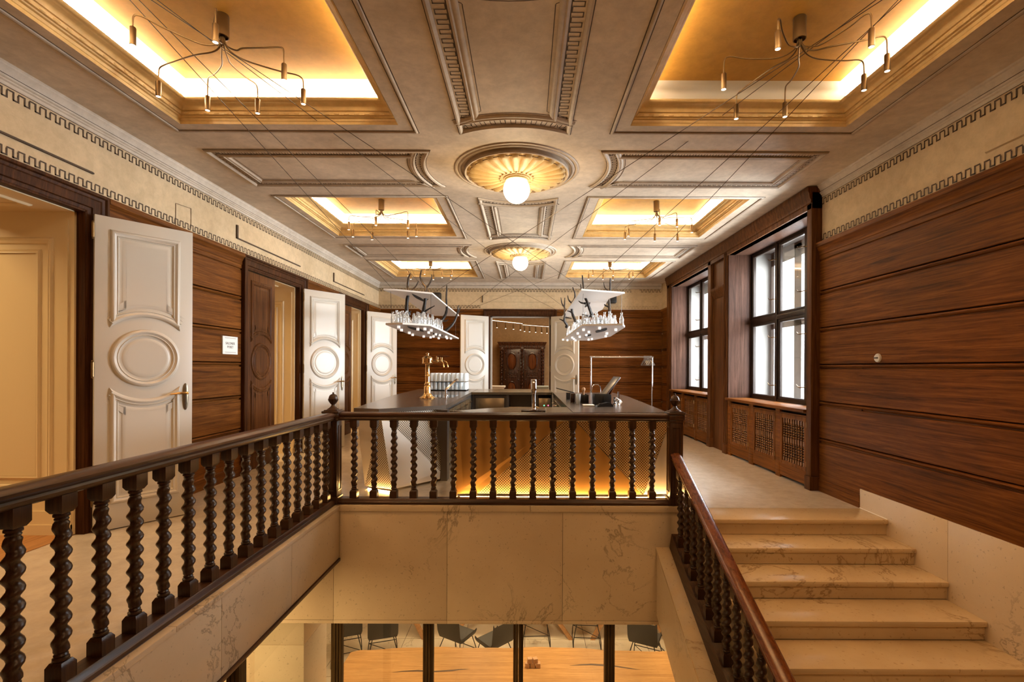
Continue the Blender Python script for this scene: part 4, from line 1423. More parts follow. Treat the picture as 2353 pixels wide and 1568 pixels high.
tl = thing('bar_counter', (-1.6, 7.6, 0), 'faceted bar counter carrying the brass beer tower and washed glasses', 'bar counter', 'bar island')
A, B, C_ = (-2.007, 5.645), (-1.684, 5.543), (-1.009, 6.127)
topL = [A, B, C_, (-1.055, 9.34), (-1.055, 10.75), (-2.344, 10.55), (-2.262, 8.33)]
MB().prism(topL, ZT - TT, ZT).build('worktop', M_STEEL, tl)
z = ZT - TT
Bt, At, Ct = (-1.672, 5.57, z), (-1.98, 5.66, z), (-1.03, 6.14, z)
A0, B0, C0 = (-1.85, 5.57, .03), (-1.495, 5.41, .03), (-1.05, 5.93, .03)
Dt, D0 = (-2.24, 8.3, z), (-2.05, 8.2, .03)
facets(tl, [('facet_panel', M_BAR, [At, Bt, A0]), ('facet_panel', M_BAR, [Dt, At, A0, D0]), ('perforated_panel', M_PERF, [Bt, A0, B0]),
            ('facet_panel', M_BAR, [Bt, B0, C0, (-1.047, 5.945, .12)]), ('perforated_panel', M_PERF, [Bt, (-1.047, 5.945, .12), Ct])])
mb = MB()
mb.box(-1.045, -.965, 5.95, 6.10, 0, z)
mb.box(-1.10, -1.04, 6.0, 6.2, .03, z)
mb.prism([(-1.09, 6.16), (-1.06, 9.34), (-1.06, 10.7), (-2.25, 10.5), (-2.18, 8.3), (-1.9, 6.0)], .03, z)
mb.build('carcass', M_STEELD, tl)
for i, (y0, y1) in enumerate(((6.25, 6.95), (7.0, 7.7), (7.75, 8.45), (8.5, 9.2))):
    o = MB().bbox(-1.062, -1.040, y0, y1, .10, .82, .004).build('cabinet_door', M_STEELB, tl)
    MB().tube([(-1.04, y0 + .1, .76), (-1.005, y0 + .1, .76), (-1.005, y1 - .1, .76), (-1.04, y1 - .1, .76)], .007, 6).build('pull_bar', M_CHROME, o)
mb = MB()
mb.tube([(-1.80, 5.535, .008), (-1.48, 5.375, .008)], .006, 6)
mb.build('led_strip', M_LED, tl)
mb = MB()
mb.box(-1.72, -1.14, 7.62, 8.4, ZT, ZT + .003)
mb.build('drip_grid', M_CHROME, tl)

tr = thing('bar_counter', (.8, 6.6, 0), 'amber-lit faceted bar counter with perforated panels right behind the balustrade, carrying the till caddy', 'bar counter', 'bar island')
topR = [(.513, 5.22), (1.545, 5.22), (1.735, 8.24), (1.70, 9.42), (.528, 9.42), (.513, 5.95)]
MB().prism(topR, ZT - TT, ZT).build('worktop', M_STEEL, tr)
topF = [(-.83, 5.31), (-.60, 5.22), (.509, 5.22), (.509, 5.93), (-.148, 5.90), (-.443, 5.735)]
MB().prism(topF, ZT - TT - .002, ZT - .002).build('low_worktop', M_STEELB, tr)
F = 5.235
p = lambda x, z, y=F: (x, y, z)
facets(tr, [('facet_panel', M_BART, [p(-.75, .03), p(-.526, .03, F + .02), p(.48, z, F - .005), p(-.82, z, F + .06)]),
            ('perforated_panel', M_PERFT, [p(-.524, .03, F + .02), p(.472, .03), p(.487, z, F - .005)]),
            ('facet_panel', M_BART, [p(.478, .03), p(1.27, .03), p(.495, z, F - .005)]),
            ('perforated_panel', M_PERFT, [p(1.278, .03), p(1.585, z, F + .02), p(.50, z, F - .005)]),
            ('facet_panel', M_BAR, [p(1.284, .03, F + .004), p(1.56, .03, F + .05), p(1.59, z, F + .024)]),
            ('facet_panel', M_BAR, [p(1.56, .03, F + .05), (1.70, 8.2, .03), (1.72, 8.2, z), p(1.59, z, F + .024)])])
mb = MB()
mb.box(.53, 1.50, 5.36, 9.40, .03, z)
mb.box(-.74, .53, 5.34, 5.66, .03, z - .01)
mb.build('carcass', M_STEELD, tr)
for y0, y1 in ((6.0, 6.7), (6.75, 7.45), (7.5, 8.2), (8.25, 8.95)):
    o = MB().bbox(.512, .532, y0, y1, .10, .82, .004).build('cabinet_door', M_STEELB, tr)
    MB().tube([(.512, y0 + .1, .76), (.48, y0 + .1, .76), (.48, y1 - .1, .76), (.512, y1 - .1, .76)], .007, 6).build('pull_bar', M_CHROME, o)
MB().sphere((.508, 7.1, .80), .010, 8, 6).build('indicator_light', M_RED, tr)
mb = MB()
mb.tube([(-.70, F - .035, .008), (1.27, F - .035, .008), (1.60, F - .01, .008)], .004, 6)
mb.build('led_strip', M_LED, tr)

tb = thing('bar_counter', (-.27, 10.1, 0), 'low back bar counter with cabinet doors joining both sides of the bar', 'bar counter', 'bar island')
MB().prism([(-1.05, 9.36), (.525, 9.44), (.525, 10.9), (-1.05, 10.78)], ZT - TT, ZT - .001).build('worktop', M_STEELB, tb)
mb = MB()
for x0, x1 in ((-1.05, -1.03), (-.37, -.33), (.20, .24), (.50, .525)):
    mb.box(x0, x1, 9.5, 10.7, .03, z)
mb.box(-1.05, .525, 9.5, 10.7, .03, .10)
mb.box(-1.05, .525, 10.4, 10.7, .03, z)
mb.box(-1.05, -.35, 9.55, 10.4, .1, z - .02)
mb.build('carcass', M_STEELD, tb)
MB().bbox(-.98, -.42, 9.48, 9.50, .14, .80, .004).build('cabinet_door', M_STEELB, tb)
MB().bbox(.25, .49, 9.48, 9.50, .14, .80, .004).build('cabinet_door', M_STEELB, tb)
MB().cyl((-.33, 9.5, .62), (.20, 9.5, .62), .010, 8).build('shelf_rail', M_GOLDM, tb)
MB().sphere((.36, 9.475, .66), .012, 8, 6).build('indicator_light', M_GREEN, tb)
MB().sphere((.44, 9.475, .66), .012, 8, 6).build('indicator_light', M_RED, tb)

# beer tower
bx, by = -1.51, 7.42
t = thing('beer_tower', (bx, by, ZT + .001), 'polished brass beer tower with two spouts on the bar counter', 'beer tap')
MB().lathe([(.001, 0), (.115, 0), (.118, .012), (.100, .028), (.072, .045), (.060, .070), (.052, .085), (.052, .17), (.046, .19), (.040, .20), (.048, .21), (.048, .225), (.036, .24), (.033, .26), (.036, .33), (.034, .34), (.040, .345), (.036, .352), (.034, .52), (.040, .53)], (0, 0, 0), 20).build('column', M_GOLDM, t, local=True)
MB().lathe([(.034, .525), (.080, .535), (.084, .545), (.078, .55), (.078, .61), (.084, .615), (.080, .622), (.060, .640), (.034, .654), (.016, .660), (.016, .670), (.026, .680), (.026, .692), (.010, .704), (.001, .706)], (0, 0, 0), 20).build('lantern_head', M_GOLDM, t, local=True)
for dy, sgn in ((-.02, 0), (.05, .05)):
    mb = MB()
    mb.tube([(.07, dy, .575), (.15 + sgn, dy - .01, .575)], .016, 8)
    mb.sphere((.155 + sgn, dy - .01, .575), .026, 10, 7)
    mb.tube([(.155 + sgn, dy - .01, .575), (.20 + sgn, dy - .015, .575), (.24 + sgn, dy - .02, .55), (.255 + sgn, dy - .02, .505), (.258 + sgn, dy - .02, .48)], [.013, .012, .011, .011, .013], 8)
    mb.cyl((.155 + sgn, dy - .01, .58), (.155 + sgn, dy - .01, .65), .016, 8)
    s = mb.build('spout', M_GOLDM, t, local=True)
    MB().tube([(.150 + sgn, dy - .01, .645), (.20 + sgn, dy - .01, .650), (.28 + sgn, dy - .015, .648)], [.010, .016, .008], 8).build('tap_lever', M_WARD2, s, local=True)
mbx = MB().tube([(.05, 0, .21), (.10, -.01, .225), (.20, -.02, .29), (.23, -.02, .31)], [.010, .010, .012, .016], 8)
t2 = thing('sink_faucet', (bx + .16, by + .75, ZT + .001), 'slanted chrome sink faucet behind the beer tower', 'faucet')
MB().lathe([(.001, 0), (.035, 0), (.035, .01), (.02, .02), (.018, .12), (.001, .125)], (0, 0, 0), 12).build('base', M_CHROME, t2, local=True)
MB().tube([(0, 0, .10), (.06, -.02, .16), (.15, -.04, .245), (.20, -.05, .28), (.215, -.05, .26)], [.016, .016, .016, .017, .017], 8).build('spout', M_CHROME, t2, local=True)
# glass racks with tumblers
gl0 = None
rack_lab = ('lower black dishwasher rack of washed tumblers beside the beer tower', 'upper dishwasher rack of washed tumblers stacked on the lower rack')
for k in range(2):
    zr = ZT + .004 + .185 * k
    t = thing('glass_rack', (-1.585, 10.05, zr), rack_lab[k], 'rack', 'dishwasher racks')
    mb = MB()
    mb.box(-.375, .375, -.25, .25, 0, .008)
    for a, b, c, d in ((-.375, .375, -.25, -.242), (-.375, .375, .242, .25), (-.375, -.367, -.25, .25), (.367, .375, -.25, .25)):
        mb.box(a, b, c, d, 0, .022 if k == 0 else .006)
    mb.build('tray', M_BLACK if k == 0 else M_PAPER, t, local=True)
    for i in range(9):
        for j in range(5):
            loc = (-1.585 - .34 + .085 * i, 10.05 - .20 + .10 * j, zr + .010)
            if gl0 is None:
                mb = MB().lathe([(.001, .004), (.036, .004), (.036, 0), (.038, .010), (.038, .06), (.030, .14), (.027, .160), (.001, .166)], (0, 0, 0), 10)
                gl0 = mb.build('tumbler', M_GLASSW)
                gl0.location = loc
                tag(gl0, 'upturned clear tumbler in the dishwasher racks beside the beer tower', 'glass', 'washed tumblers in the racks')
            else:
                dup(gl0, loc)
# front tap and tray
t = thing('water_tap', (.088, 5.36, ZT - .001), 'tall chrome column tap on the counter right behind the balustrade', 'faucet')
MB().lathe([(.001, .012), (.055, .012), (.055, .018), (.024, .022), (.021, .030), (.021, .19), (.026, .20), (.030, .215), (.032, .23), (.032, .345), (.028, .352), (.001, .354)], (0, 0, 0), 20).build('column', M_CHROME, t, local=True)
MB().tube([(.02, -.01, .05), (.045, -.02, .04), (.06, -.025, .03)], [.010, .010, .008], 8).build('lever', M_CHROME, t, local=True)
tag(MB().bbox(-.05, .215, 5.30, 5.46, ZT - .001, ZT + .012, .003).build('drip_tray', M_WARD), 'brown drip tray under the chrome column tap', 'tray')
tag(MB().bbox(.218, .224, 5.29, 5.40, ZT - .001, ZT + .030, .001).build('price_card', M_PAPER), 'small white card standing by the drip tray', 'card')

# things on the till side
def boxthing(name, m, x0, x1, y0, y1, h, label, cat, b=.006, z0=None):
    zz = ZT + .001 if z0 is None else z0
    return tag(MB().bbox(x0, x1, y0, y1, zz, zz + h, b).build(name, m), label, cat)
def caddy(x0, x1, y0, y1, h, label):
    t = thing('bar_caddy', ((x0 + x1) / 2, (y0 + y1) / 2, ZT + .001), label, 'caddy', 'black bar caddies')
    mb = MB()
    zz = ZT + .001
    mb.box(x0, x1, y0, y1, zz, zz + .006)
    for a, b, c, d in ((x0, x1, y0, y0 + .008), (x0, x1, y1 - .008, y1), (x0, x0 + .008, y0, y1), (x1 - .008, x1, y0, y1)):
        mb.bbox(a, b, c, d, zz, zz + h, .003)
    mb.build('tray', M_BLACK, t)
    MB().box((x0 + x1) / 2 - .004, (x0 + x1) / 2 + .004, y0, y1, zz, zz + h * .9).build('divider', M_BLACK, t)
    return t
caddy(.70, .86, 6.60, 6.85, .11, 'black bar caddy with wooden muddler behind the glass tumbler')
caddy(.89, 1.10, 6.22, 6.45, .135, 'larger black bar caddy in front of the menu boards')
boxthing('napkin_holder', M_WARD, .625, .685, 6.72, 6.82, .125, 'upright dark brown napkin holder at the till end', 'holder')
tag(MB().lathe([(.001, .006), (.024, .006), (.026, 0), (.027, .004), (.034, .13), (.031, .13), (.024, .012)], (.70, 6.45, ZT + .001), 14, cap=False).build('water_glass', M_GLASSW), 'clear water glass standing before the black caddy', 'glass')
t = thing('muddler', (.80, 6.70, ZT + .009), 'pale wooden muddler standing in the black caddy', 'muddler')
MB().lathe([(.001, 0), (.013, 0), (.013, .13), (.018, .15), (.026, .165), (.026, .185), (.014, .20), (.001, .202)], (0, 0, 0), 10).build('stick', M_WBLOCK, t, local=True)
def board(x, y, w, h, tilt, lean, m, label, name, th=.02):
    t = thing(name, (x, y, ZT + .02), label, 'menu board', None, lean)
    b = MB().bbox(-th / 2, th / 2, -w / 2, w / 2, 0, h, .003).build('board', m, t, local=True)
    b.rotation_euler = (0, tilt, 0)
    return t
board(.97, 6.52, .20, .44, radians(40), .25, M_STEELD, 'grey tablet screen leaning steeply out of the caddy', 'tablet', .022)
board(1.06, 6.56, .17, .34, radians(28), .3, M_WARD2, 'brown wooden menu board leaning behind the tablet', 'menu_board', .02)
tag(MB().tube(smooth([(.95, 6.9, ZT + .005), (.95, 6.9, ZT + .22), (1.06, 6.9, ZT + .22), (1.06, 6.9, ZT + .005)], 3), .006, 6).build('wire_stand', M_CHROME), 'white wire stand behind the tablet on the till side', 'stand')
boxthing('receipt_pad', M_PAPER, .72, .86, 6.02, 6.16, .018, 'flat cream receipt pad lying before the black caddies', 'pad', .004)
t = thing('card_terminal', (.98, 6.02, ZT + .001), 'black card terminal with curved top lying in front of the larger caddy', 'card reader', None, .1)
mb = MB()
pr = [(-.10, 0), (-.10, .012), (-.02, .040), (.03, .052), (.07, .045), (.10, .012), (.10, 0)]
mb.rings([[(x, -.05, zz) for x, zz in pr], [(x, .05, zz) for x, zz in pr]])
mb.build('casing', M_BLACK, t, local=True)
MB().box(-.07, -.02, -.035, .035, .034, .037).build('screen', M_STEELD, t, local=True)
t = thing('bar_tools', (1.165, 6.30, ZT + .001), 'chrome jigger cluster with crumpled white receipt beside the larger caddy', 'bar tools')
mb = MB()
for dx, dy, h, r in ((0, 0, .10, .022), (.05, .03, .17, .016), (.035, -.04, .07, .02)):
    mb.lathe([(.001, 0), (r, 0), (r * .55, h * .45), (r * .95, h), (.001, h - .003)], (dx, dy, 0), 12)
mb.build('jigger', M_CHROME, t, local=True)
mb = MB()
for k in range(9):
    a = k * 2.3
    mb.face([(.02 + .05 * cos(a), .05 * sin(a) - .03, .004 + .004 * k), (.02 + .07 * cos(a + .9), .07 * sin(a + .9) - .03, .010 + .006 * k), (.02 + .05 * cos(a + 2), .05 * sin(a + 2) - .03, .030 + .008 * k)])
mb.build('receipt', M_PAPER, t, local=True)
t = thing('cutting_board', (.62, 7.4, ZT + .13), 'thin dark clipboard sticking out over the inner edge of the till side', 'clipboard', None, 0)
b = MB().bbox(-.16, .12, -.07, .07, -.006, .006, .002).build('board', M_DARKM, t, local=True)
b.rotation_euler = (0, radians(14), 0)
MB().bbox(.0, .1, -.06, .06, -.13, -.03, .004).build('stand', M_BLACK, t, local=True)

# ================================================================== clothes rail
t = thing('clothes_rail', (1.975, 10.0, 0), 'chrome clothes rail standing in front of the oak back wall', 'clothes rail')
MB().cyl((1.325, 10, 1.63), (2.64, 10, 1.63), .016, 10).build('top_bar', M_CHROME, t)
for x in (1.345, 2.612):
    o = MB().cyl((x, 10, .03), (x, 10, 1.615), .013, 10).build('upright', M_CHROME, t)
    mb = MB().bbox(x - .016, x + .016, 9.75, 10.25, .02, .05, .006)
    for y in (9.78, 10.22):
        mb.sphere((x, y, .016), .016, 8, 6)
    mb.build('foot', M_CHROME, o)
MB().cyl((1.345, 10, .12), (2.612, 10, .12), .010, 8).build('lower_bar', M_CHROME, t)
h0 = None
for i in range(10):
    x = 2.44 + .017 * i
    if h0 is None:
        mb = MB()
        mb.tube(smooth([(0, .0, .045), (0, .018, .060), (0, .0, .078), (0, -.018, .062), (0, -.010, .03), (0, 0, 0)], 3), .003, 5)
        mb.tube([(0, -.20, -.12), (0, -.19, -.10), (0, 0, 0), (0, .19, -.10), (0, .20, -.12)], .005, 5)
        mb.tube([(0, -.19, -.115), (0, .19, -.115)], .004, 5)
        h0 = mb.build('coat_hanger', M_HANG)
        h0.location = (x, 10, 1.63 - .052)
        h0.rotation_euler = (0, 0, .06)
        tag(h0, 'grey metal coat hanger bunched at the end of the clothes rail', 'hanger', 'empty coat hangers')
    else:
        dup(h0, (x, 10, 1.63 - .052), rotz=.06 + .03 * ((i * 7) % 5 - 2))

# ================================================================== hanging shelves with branches and bottles
def ccw(p):
    a = sum(p[i][0] * p[(i + 1) % len(p)][1] - p[(i + 1) % len(p)][0] * p[i][1] for i in range(len(p)))
    return p if a > 0 else p[::-1]
def inside(x, y, poly):
    c = False
    j = len(poly) - 1
    for i in range(len(poly)):
        if (poly[i][1] > y) != (poly[j][1] > y) and x < (poly[j][0] - poly[i][0]) * (y - poly[i][1]) / (poly[j][1] - poly[i][1]) + poly[i][0]:
            c = not c
        j = i
    return c
bottle_me = None
def hanging_shelf(lo, up, branches, cubes, cables, slots, n_bottles, label, blabel, bgroup, seed, spread):
    global bottle_me
    lo, up = ccw(lo), ccw(up)
    cx = sum(p[0] for p in lo) / len(lo); cy = sum(p[1] for p in lo) / len(lo)
    t = thing('hanging_shelf', (cx, cy, 1.975), label, 'hanging shelf', 'suspended bottle shelves')
    MB().prism(lo, 1.975, 2.000).build('lower_board', M_WSHELF, t)
    MB().prism(up, 2.430, 2.452).build('upper_board', M_WSHELF, t)
    mb = MB()
    for (x, y, l, w, zz) in slots:
        pts = [(x + w * sin(pi * k / 8) * .5, y - l / 2 + l * k / 8) for k in range(9)] + [(x - w * sin(pi * k / 8) * .5, y - l / 2 + l * k / 8) for k in range(7, 0, -1)]
        mb.prism(pts, zz - .0015, zz)
    mb.build('cut_out', M_SLOT, t)
    rnd = random.Random(seed)
    for br in branches:
        n = len(br)
        L = sum((Vector(a) - Vector(b)).length for a, b in zip(br, br[1:]))
        r0 = .030 if L > .45 else .018
        pts = []
        ph = rnd.random() * 6
        for i, (x, y, zz) in enumerate(br):
            pts.append((x, y + (.07 * sin(ph + i * .9) if L > .45 else 0), zz))
        sm = smooth(pts, 4)
        rr = [max(.005, r0 * (1 - .68 * i / (len(sm) - 1))) * (1 + .10 * sin(i * 2.1 + ph)) for i in range(len(sm))]
        MB().tube(sm, rr, 7).build('branch', M_BRANCH, t)
    for x, y in cubes:
        MB().bbox(x - .018, x + .018, y - .018, y + .018, 1.940, 1.974, .003).build('light_cube', M_CUBE, t)
    for a, b in cables:
        MB().tube([a, b], .0028, 5).build('suspension_cable', M_WIRE, t)
    # bottles
    pts, tries = [], 0
    ins = offset_path(lo, .045)
    xs_ = [p[0] for p in lo]; ys_ = [p[1] for p in lo]
    while len(pts) < n_bottles and tries < 20000:
        tries += 1
        x, y = rnd.uniform(min(xs_), max(xs_)), rnd.uniform(min(ys_), max(ys_) * spread + min(ys_) * (1 - spread))
        if not inside(x, y, ins) or any((x - a) ** 2 + (y - b) ** 2 < .0056 for a, b in pts):
            continue
        pts.append((x, y))
    for x, y in pts:
        if bottle_me is None:
            prof = [(.001, .001), (.030, .001), (.032, .006), (.032, .095), (.028, .110), (.016, .135), (.0135, .165), (.0165, .168), (.0165, .180), (.013, .181), (.001, .181)]
            o = MB().lathe(prof, (0, 0, 0), 12).build('bottle', M_GLASS)
            bottle_me = o.data
        else:
            o = bpy.data.objects.new('bottle', bottle_me)
            COL.objects.link(o)
        o.location = (x, y, 2.0005)
        tag(o, blabel, 'bottle', bgroup)
    return t
LO_L = [(-1.913, 6.585), (-2.048, 8.469), (-1.943, 9.24), (-1.623, 9.556), (-1.368, 9.825), (-1.334, 7.459), (-1.332, 6.761), (-1.662, 6.508)]
UP_L = [(-1.911, 6.471), (-1.832, 7.428), (-1.88, 8.224), (-1.903, 8.924), (-1.834, 9.7), (-1.348, 9.732), (-1.322, 6.799), (-1.751, 6.504)]
LO_R = [(1.395, 6.822), (1.542, 8.814), (1.365, 10.2), (.762, 10.15), (.765, 6.628), (1.299, 6.494)]
UP_R = [(.733, 6.421), (1.363, 6.682), (1.23, 7.179), (1.345, 8.538), (1.276, 9.386), (1.016, 9.635), (.738, 9.8)]
AL1, AL2, AL3, AL4 = (-2.614, 3.083, 3.82), (-2.56, 3.02, 3.82), (-2.52, 3.103, 3.82), (-2.49, 3.02, 3.82)
AR1, AR2, AR3, AR4 = (2.422, 3.048, 3.82), (2.46, 2.98, 3.82), (2.361, 3.076, 3.82), (2.33, 3.0, 3.82)
BK = [(-3.0, 12.03, 3.2), (2.9, 12.03, 3.2)]
hanging_shelf(LO_L, UP_L, BR_L, CU_L,
    [(AL1, (-1.80, 6.52, 2.45)), (AL2, (-1.36, 6.85, 2.45)), (AR3, (-1.36, 6.95, 2.45)), (AR4, (-1.36, 9.6, 2.45)), ((-1.8, 9.62, 2.45), (-2.7, 10.9, 3.82)), ((-1.40, 9.65, 2.45), (1.6, 10.7, 3.82)),
     ((-1.85, 6.6, 2.45), (-1.85, 6.66, 1.99)), ((-1.36, 6.9, 2.43), (-1.36, 6.9, 1.99)), ((-1.40, 9.6, 2.43), (-1.40, 9.6, 1.99)), ((-1.86, 9.0, 2.43), (-1.90, 9.0, 1.99))],
    [(-1.66, 7.3, 1.1, .14, 1.975), (-1.55, 8.5, .9, .12, 1.975), (-1.60, 7.2, .9, .08, 2.43)], 60,
    'white suspended double shelf with black branches, lit cubes and bottles, above the brass beer tower', 'small clear glass bottle on the hanging shelf above the beer tower', 'bottles on the shelf above the beer tower', 3, .5)
hanging_shelf(LO_R, UP_R, BR_R, CU_R,
    [(AR1, (1.32, 6.70, 2.45)), (AR2, (.78, 6.50, 2.45)), (AL3, (.78, 6.46, 2.45)), (AL4, (.76, 8.8, 2.45)), ((1.2, 9.35, 2.45), (2.6, 10.8, 3.82)), ((.80, 9.6, 2.45), (-1.6, 10.7, 3.82)), ((1.30, 8.5, 2.45), (2.5, 10.2, 3.82)),
     ((.79, 6.70, 2.43), (.79, 6.70, 1.99)), ((1.33, 6.75, 2.43), (1.33, 6.75, 1.99)), ((.80, 9.6, 2.43), (.80, 9.6, 1.99)), ((1.25, 9.3, 2.43), (1.25, 9.3, 1.99))],
    [(1.15, 7.4, 1.0, .14, 1.975), (1.1, 8.6, .8, .10, 1.975), (1.0, 7.9, .7, .06, 2.43)], 75,
    'white suspended double shelf with black branches and bottles, above the till on the windows side', 'small clear glass bottle on the hanging shelf above the till side', 'bottles on the shelf above the till', 8, .8)

# ================================================================== room beyond: wardrobe, tables, lamps
t = thing('wardrobe', (-.135, 17.0, 0), 'carved dark walnut wardrobe with oval door panels seen through the far doorway', 'wardrobe')
MB().bbox(-.92, .65, 17.0, 17.6, .12, 2.10, .006).build('body', M_WARD, t)
mb = MB()
pr = [(0, 2.06), (.02, 2.08), (.03, 2.12), (.02, 2.15), (.03, 2.20), (.06, 2.24), (.08, 2.28), (.08, 2.305)]
mb.rings([[(-.92 - a, 17.0 - a, zz) , (.65 + a, 17.0 - a, zz), (.65 + a, 17.6, zz), (-.92 - a, 17.6, zz)] for a, zz in pr])
mb.build('cornice', M_WARD, t)
MB().bbox(-.96, .69, 16.95, 17.6, .04, .14, .01).build('plinth', M_WARD, t)
for x in (-.86, -.135, .585):
    mb = MB()
    n, rs = 8, []
    for i in range(97):
        zz = .22 + 1.78 * i / 96
        e = .018
        a = zz * 2 * pi / .12
        rs.append([(x + e * cos(a) + .034 * cos(2 * pi * k / n), 16.965 + e * sin(a) + .034 * sin(2 * pi * k / n), zz) for k in range(n)])
    mb.rings(rs)
    mb.bbox(x - .055, x + .055, 16.91, 17.0, 2.0, 2.10, .01)
    mb.bbox(x - .055, x + .055, 16.91, 17.0, .12, .22, .01)
    mb.build('twisted_column', M_WARD, t)
for x0, x1 in ((-.79, -.20), (-.07, .52)):
    d = MB().bbox(x0, x1, 16.965, 17.0, .16, 2.02, .006).build('door', M_WARD, t)
    xc = (x0 + x1) / 2
    for zc, a, b in ((1.62, .19, .31), (.62, .19, .31)):
        el = [(xc + a * cos(2 * pi * k / 28) * (.92 + .08 * abs(sin(2 * pi * k / 28))), zc + b * sin(2 * pi * k / 28)) for k in range(28)]
        f = lambda x, zz, h: (x, 16.965 - h, zz)
        MB().sweep(el, [(0, 0), (.006, .030), (.022, .036), (.036, .022), (.042, .006)], f).build('oval_moulding', M_WARD, d)
        mb = MB()
        mb.rings([[f(x, zz, .002) for x, zz in offset_path(el, .04)], [f(x, zz, .016) for x, zz in offset_path(el, .08)]])
        mb.build('oval_field', M_WARD2, d)
    f = lambda x, zz, h: (x, 16.965 - h, zz)
    mb = MB().sweep(rect(xc - .22, xc + .22, 1.06, 1.24), [(0, 0), (.005, .026), (.020, .028), (.030, .006)], f)
    for k in range(-2, 3):
        mb.sphere((xc + k * .065, 16.96, 1.15 + .02 * (k % 2)), .026, 8, 6, sy=.7)
    for sx in (-.235, .235):
        for zz in (1.32, 1.92, .98):
            mb.sphere((xc + sx, 16.96, zz), .028, 8, 6)
    mb.build('carving', M_WARD, d)
def cloth_table(x0, x1, y0, label, m):
    t = thing('side_table', ((x0 + x1) / 2, y0 + .3, 0), label, 'table', 'tables beyond the doorway')
    mb = MB().bbox(x0, x1, y0, y0 + .6, .80, .85, .006)
    mb.bbox(x0 + .02, x1 - .02, y0 + .01, y0 + .05, .62, .80, .004)
    mb.build('tabletop', m, t)
    for x in (x0 + .05, x1 - .05):
        for y in (y0 + .05, y0 + .55):
            MB().cyl((x, y, 0), (x, y, .8), .02, 8).build('leg', M_DARKM, t)
cloth_table(-1.08, -.62, 14.2, 'white topped side table before the wardrobe, beside the handle-less door', M_CLOTH)
cloth_table(.30, .75, 14.2, 'grey-green topped side table before the wardrobe, beside the yellowish door', simple('grey_green_cloth', (.36, .42, .40), .8))
def lounge_chair(x, y, label):
    t = thing('tub_chair', (x, y, 0), label, 'chair', 'chairs beyond the doorway')
    mb = MB()
    n = 16
    ring = lambda r, zz: [(r * cos(pi * k / n), -.02 + r * .8 * sin(-pi * k / n) , zz) for k in range(n + 1)]
    mb.rings([ring(.26, .35), ring(.28, .80), ring(.25, .80), ring(.23, .35)], closed_u=False, closed_v=True)
    mb.build('backrest', M_CLOTH, t, local=True)
    MB().lathe([(.001, .40), (.23, .40), (.23, .46), (.001, .47)], (0, 0, 0), 18).build('seat', M_BLACK, t, local=True)
    for a in range(4):
        MB().cyl((.16 * cos(pi / 4 + a * pi / 2), .16 * sin(pi / 4 + a * pi / 2), 0), (.14 * cos(pi / 4 + a * pi / 2), .14 * sin(pi / 4 + a * pi / 2), .42), .014, 6).build('leg', M_DARKM, t, local=True)
lounge_chair(-.72, 13.4, 'white tub chair with black seat beside the white topped table')
lounge_chair(.62, 13.4, 'white tub chair with black seat beside the grey-green table')
def linear_lamp(a, b, drops, label):
    a, b = Vector(a), Vector(b)
    t = thing('linear_pendant', tuple((a + b) / 2), label, 'pendant lamp', 'linear pendants beyond the doorway')
    d = (b - a).normalized()
    s = d.cross(Vector((0, 0, 1))).normalized() * .03
    MB().rings([[q + s + Vector((0, 0, .02)), q - s + Vector((0, 0, .02)), q - s - Vector((0, 0, .012)), q + s - Vector((0, 0, .012))] for q in (a, b)]).build('housing', M_BRASS, t)
    MB().rings([[q + s * .8 - Vector((0, 0, .013)), q - s * .8 - Vector((0, 0, .013)), q - s * .8 - Vector((0, 0, .018)), q + s * .8 - Vector((0, 0, .018))] for q in (a, b)]).build('light_strip', M_LEDW, t)
    for k in (.15, .85):
        q = a + (b - a) * k
        MB().cyl(q, (q.x, q.y, 3.62), .006, 6).build('suspension_rod', M_BRASS, t)
    for k in drops:
        q = a + (b - a) * k
        o = MB().cyl(q - Vector((0, 0, .02)), q - Vector((0, 0, .22)), .022, 8).build('spot_head', M_LAMPB, t)
        MB().lathe([(.018, 0), (.018, -.004), (.001, -.005)], tuple(q - Vector((0, 0, .219))), 8).build('lens', M_BULB, o)
linear_lamp((-1.25, 14.6, 2.86), (-.12, 15.2, 2.80), (.12, .32, .55, .76, .95), 'slim dim linear pendant with dark spots, beyond the doorway near the handle-less door')
linear_lamp((-.10, 15.3, 2.77), (.95, 14.4, 2.62), (.05, .2, .38, .55, .7, .85), 'bright linear pendant with dark spots, beyond the doorway, nearer the yellowish door')

# ================================================================== lower hall
gp = thing('glass_partition', (-.1, 4.98, -3.6), 'glazed partition with bronze posts under the marble stairwell wall', 'glass wall')
MX = [-2.90, -1.94, -.998, -.071, .869, 1.80]
for x in MX[1:5]:
    mb = MB()
    for dx, y0, y1 in ((-.046, 4.955, 5.04), (-.020, 4.945, 5.04), (.008, 4.950, 5.04), (.032, 4.958, 5.04)):
        mb.bbox(x + dx, x + dx + .024, y0, y1, -3.6, -1.2, .004)
    mb.build('mullion', M_BRONZE, gp)
for a, b in zip(MX, MX[1:]):
    MB().box(a + .055, b - .055, 5.00, 5.008, -3.6, -1.2).build('glass_pane', M_PANE, gp)
mb = MB()
for dx in (0, .03, .06):
    mb.bbox(-1.97 + dx, -1.945 + dx, 3.19, 3.28, -3.6, -.565, .004)
tag(mb.build('bronze_post', M_BRONZE), 'bronze glazing post standing alone under the edge of the doors-side gallery', 'post')

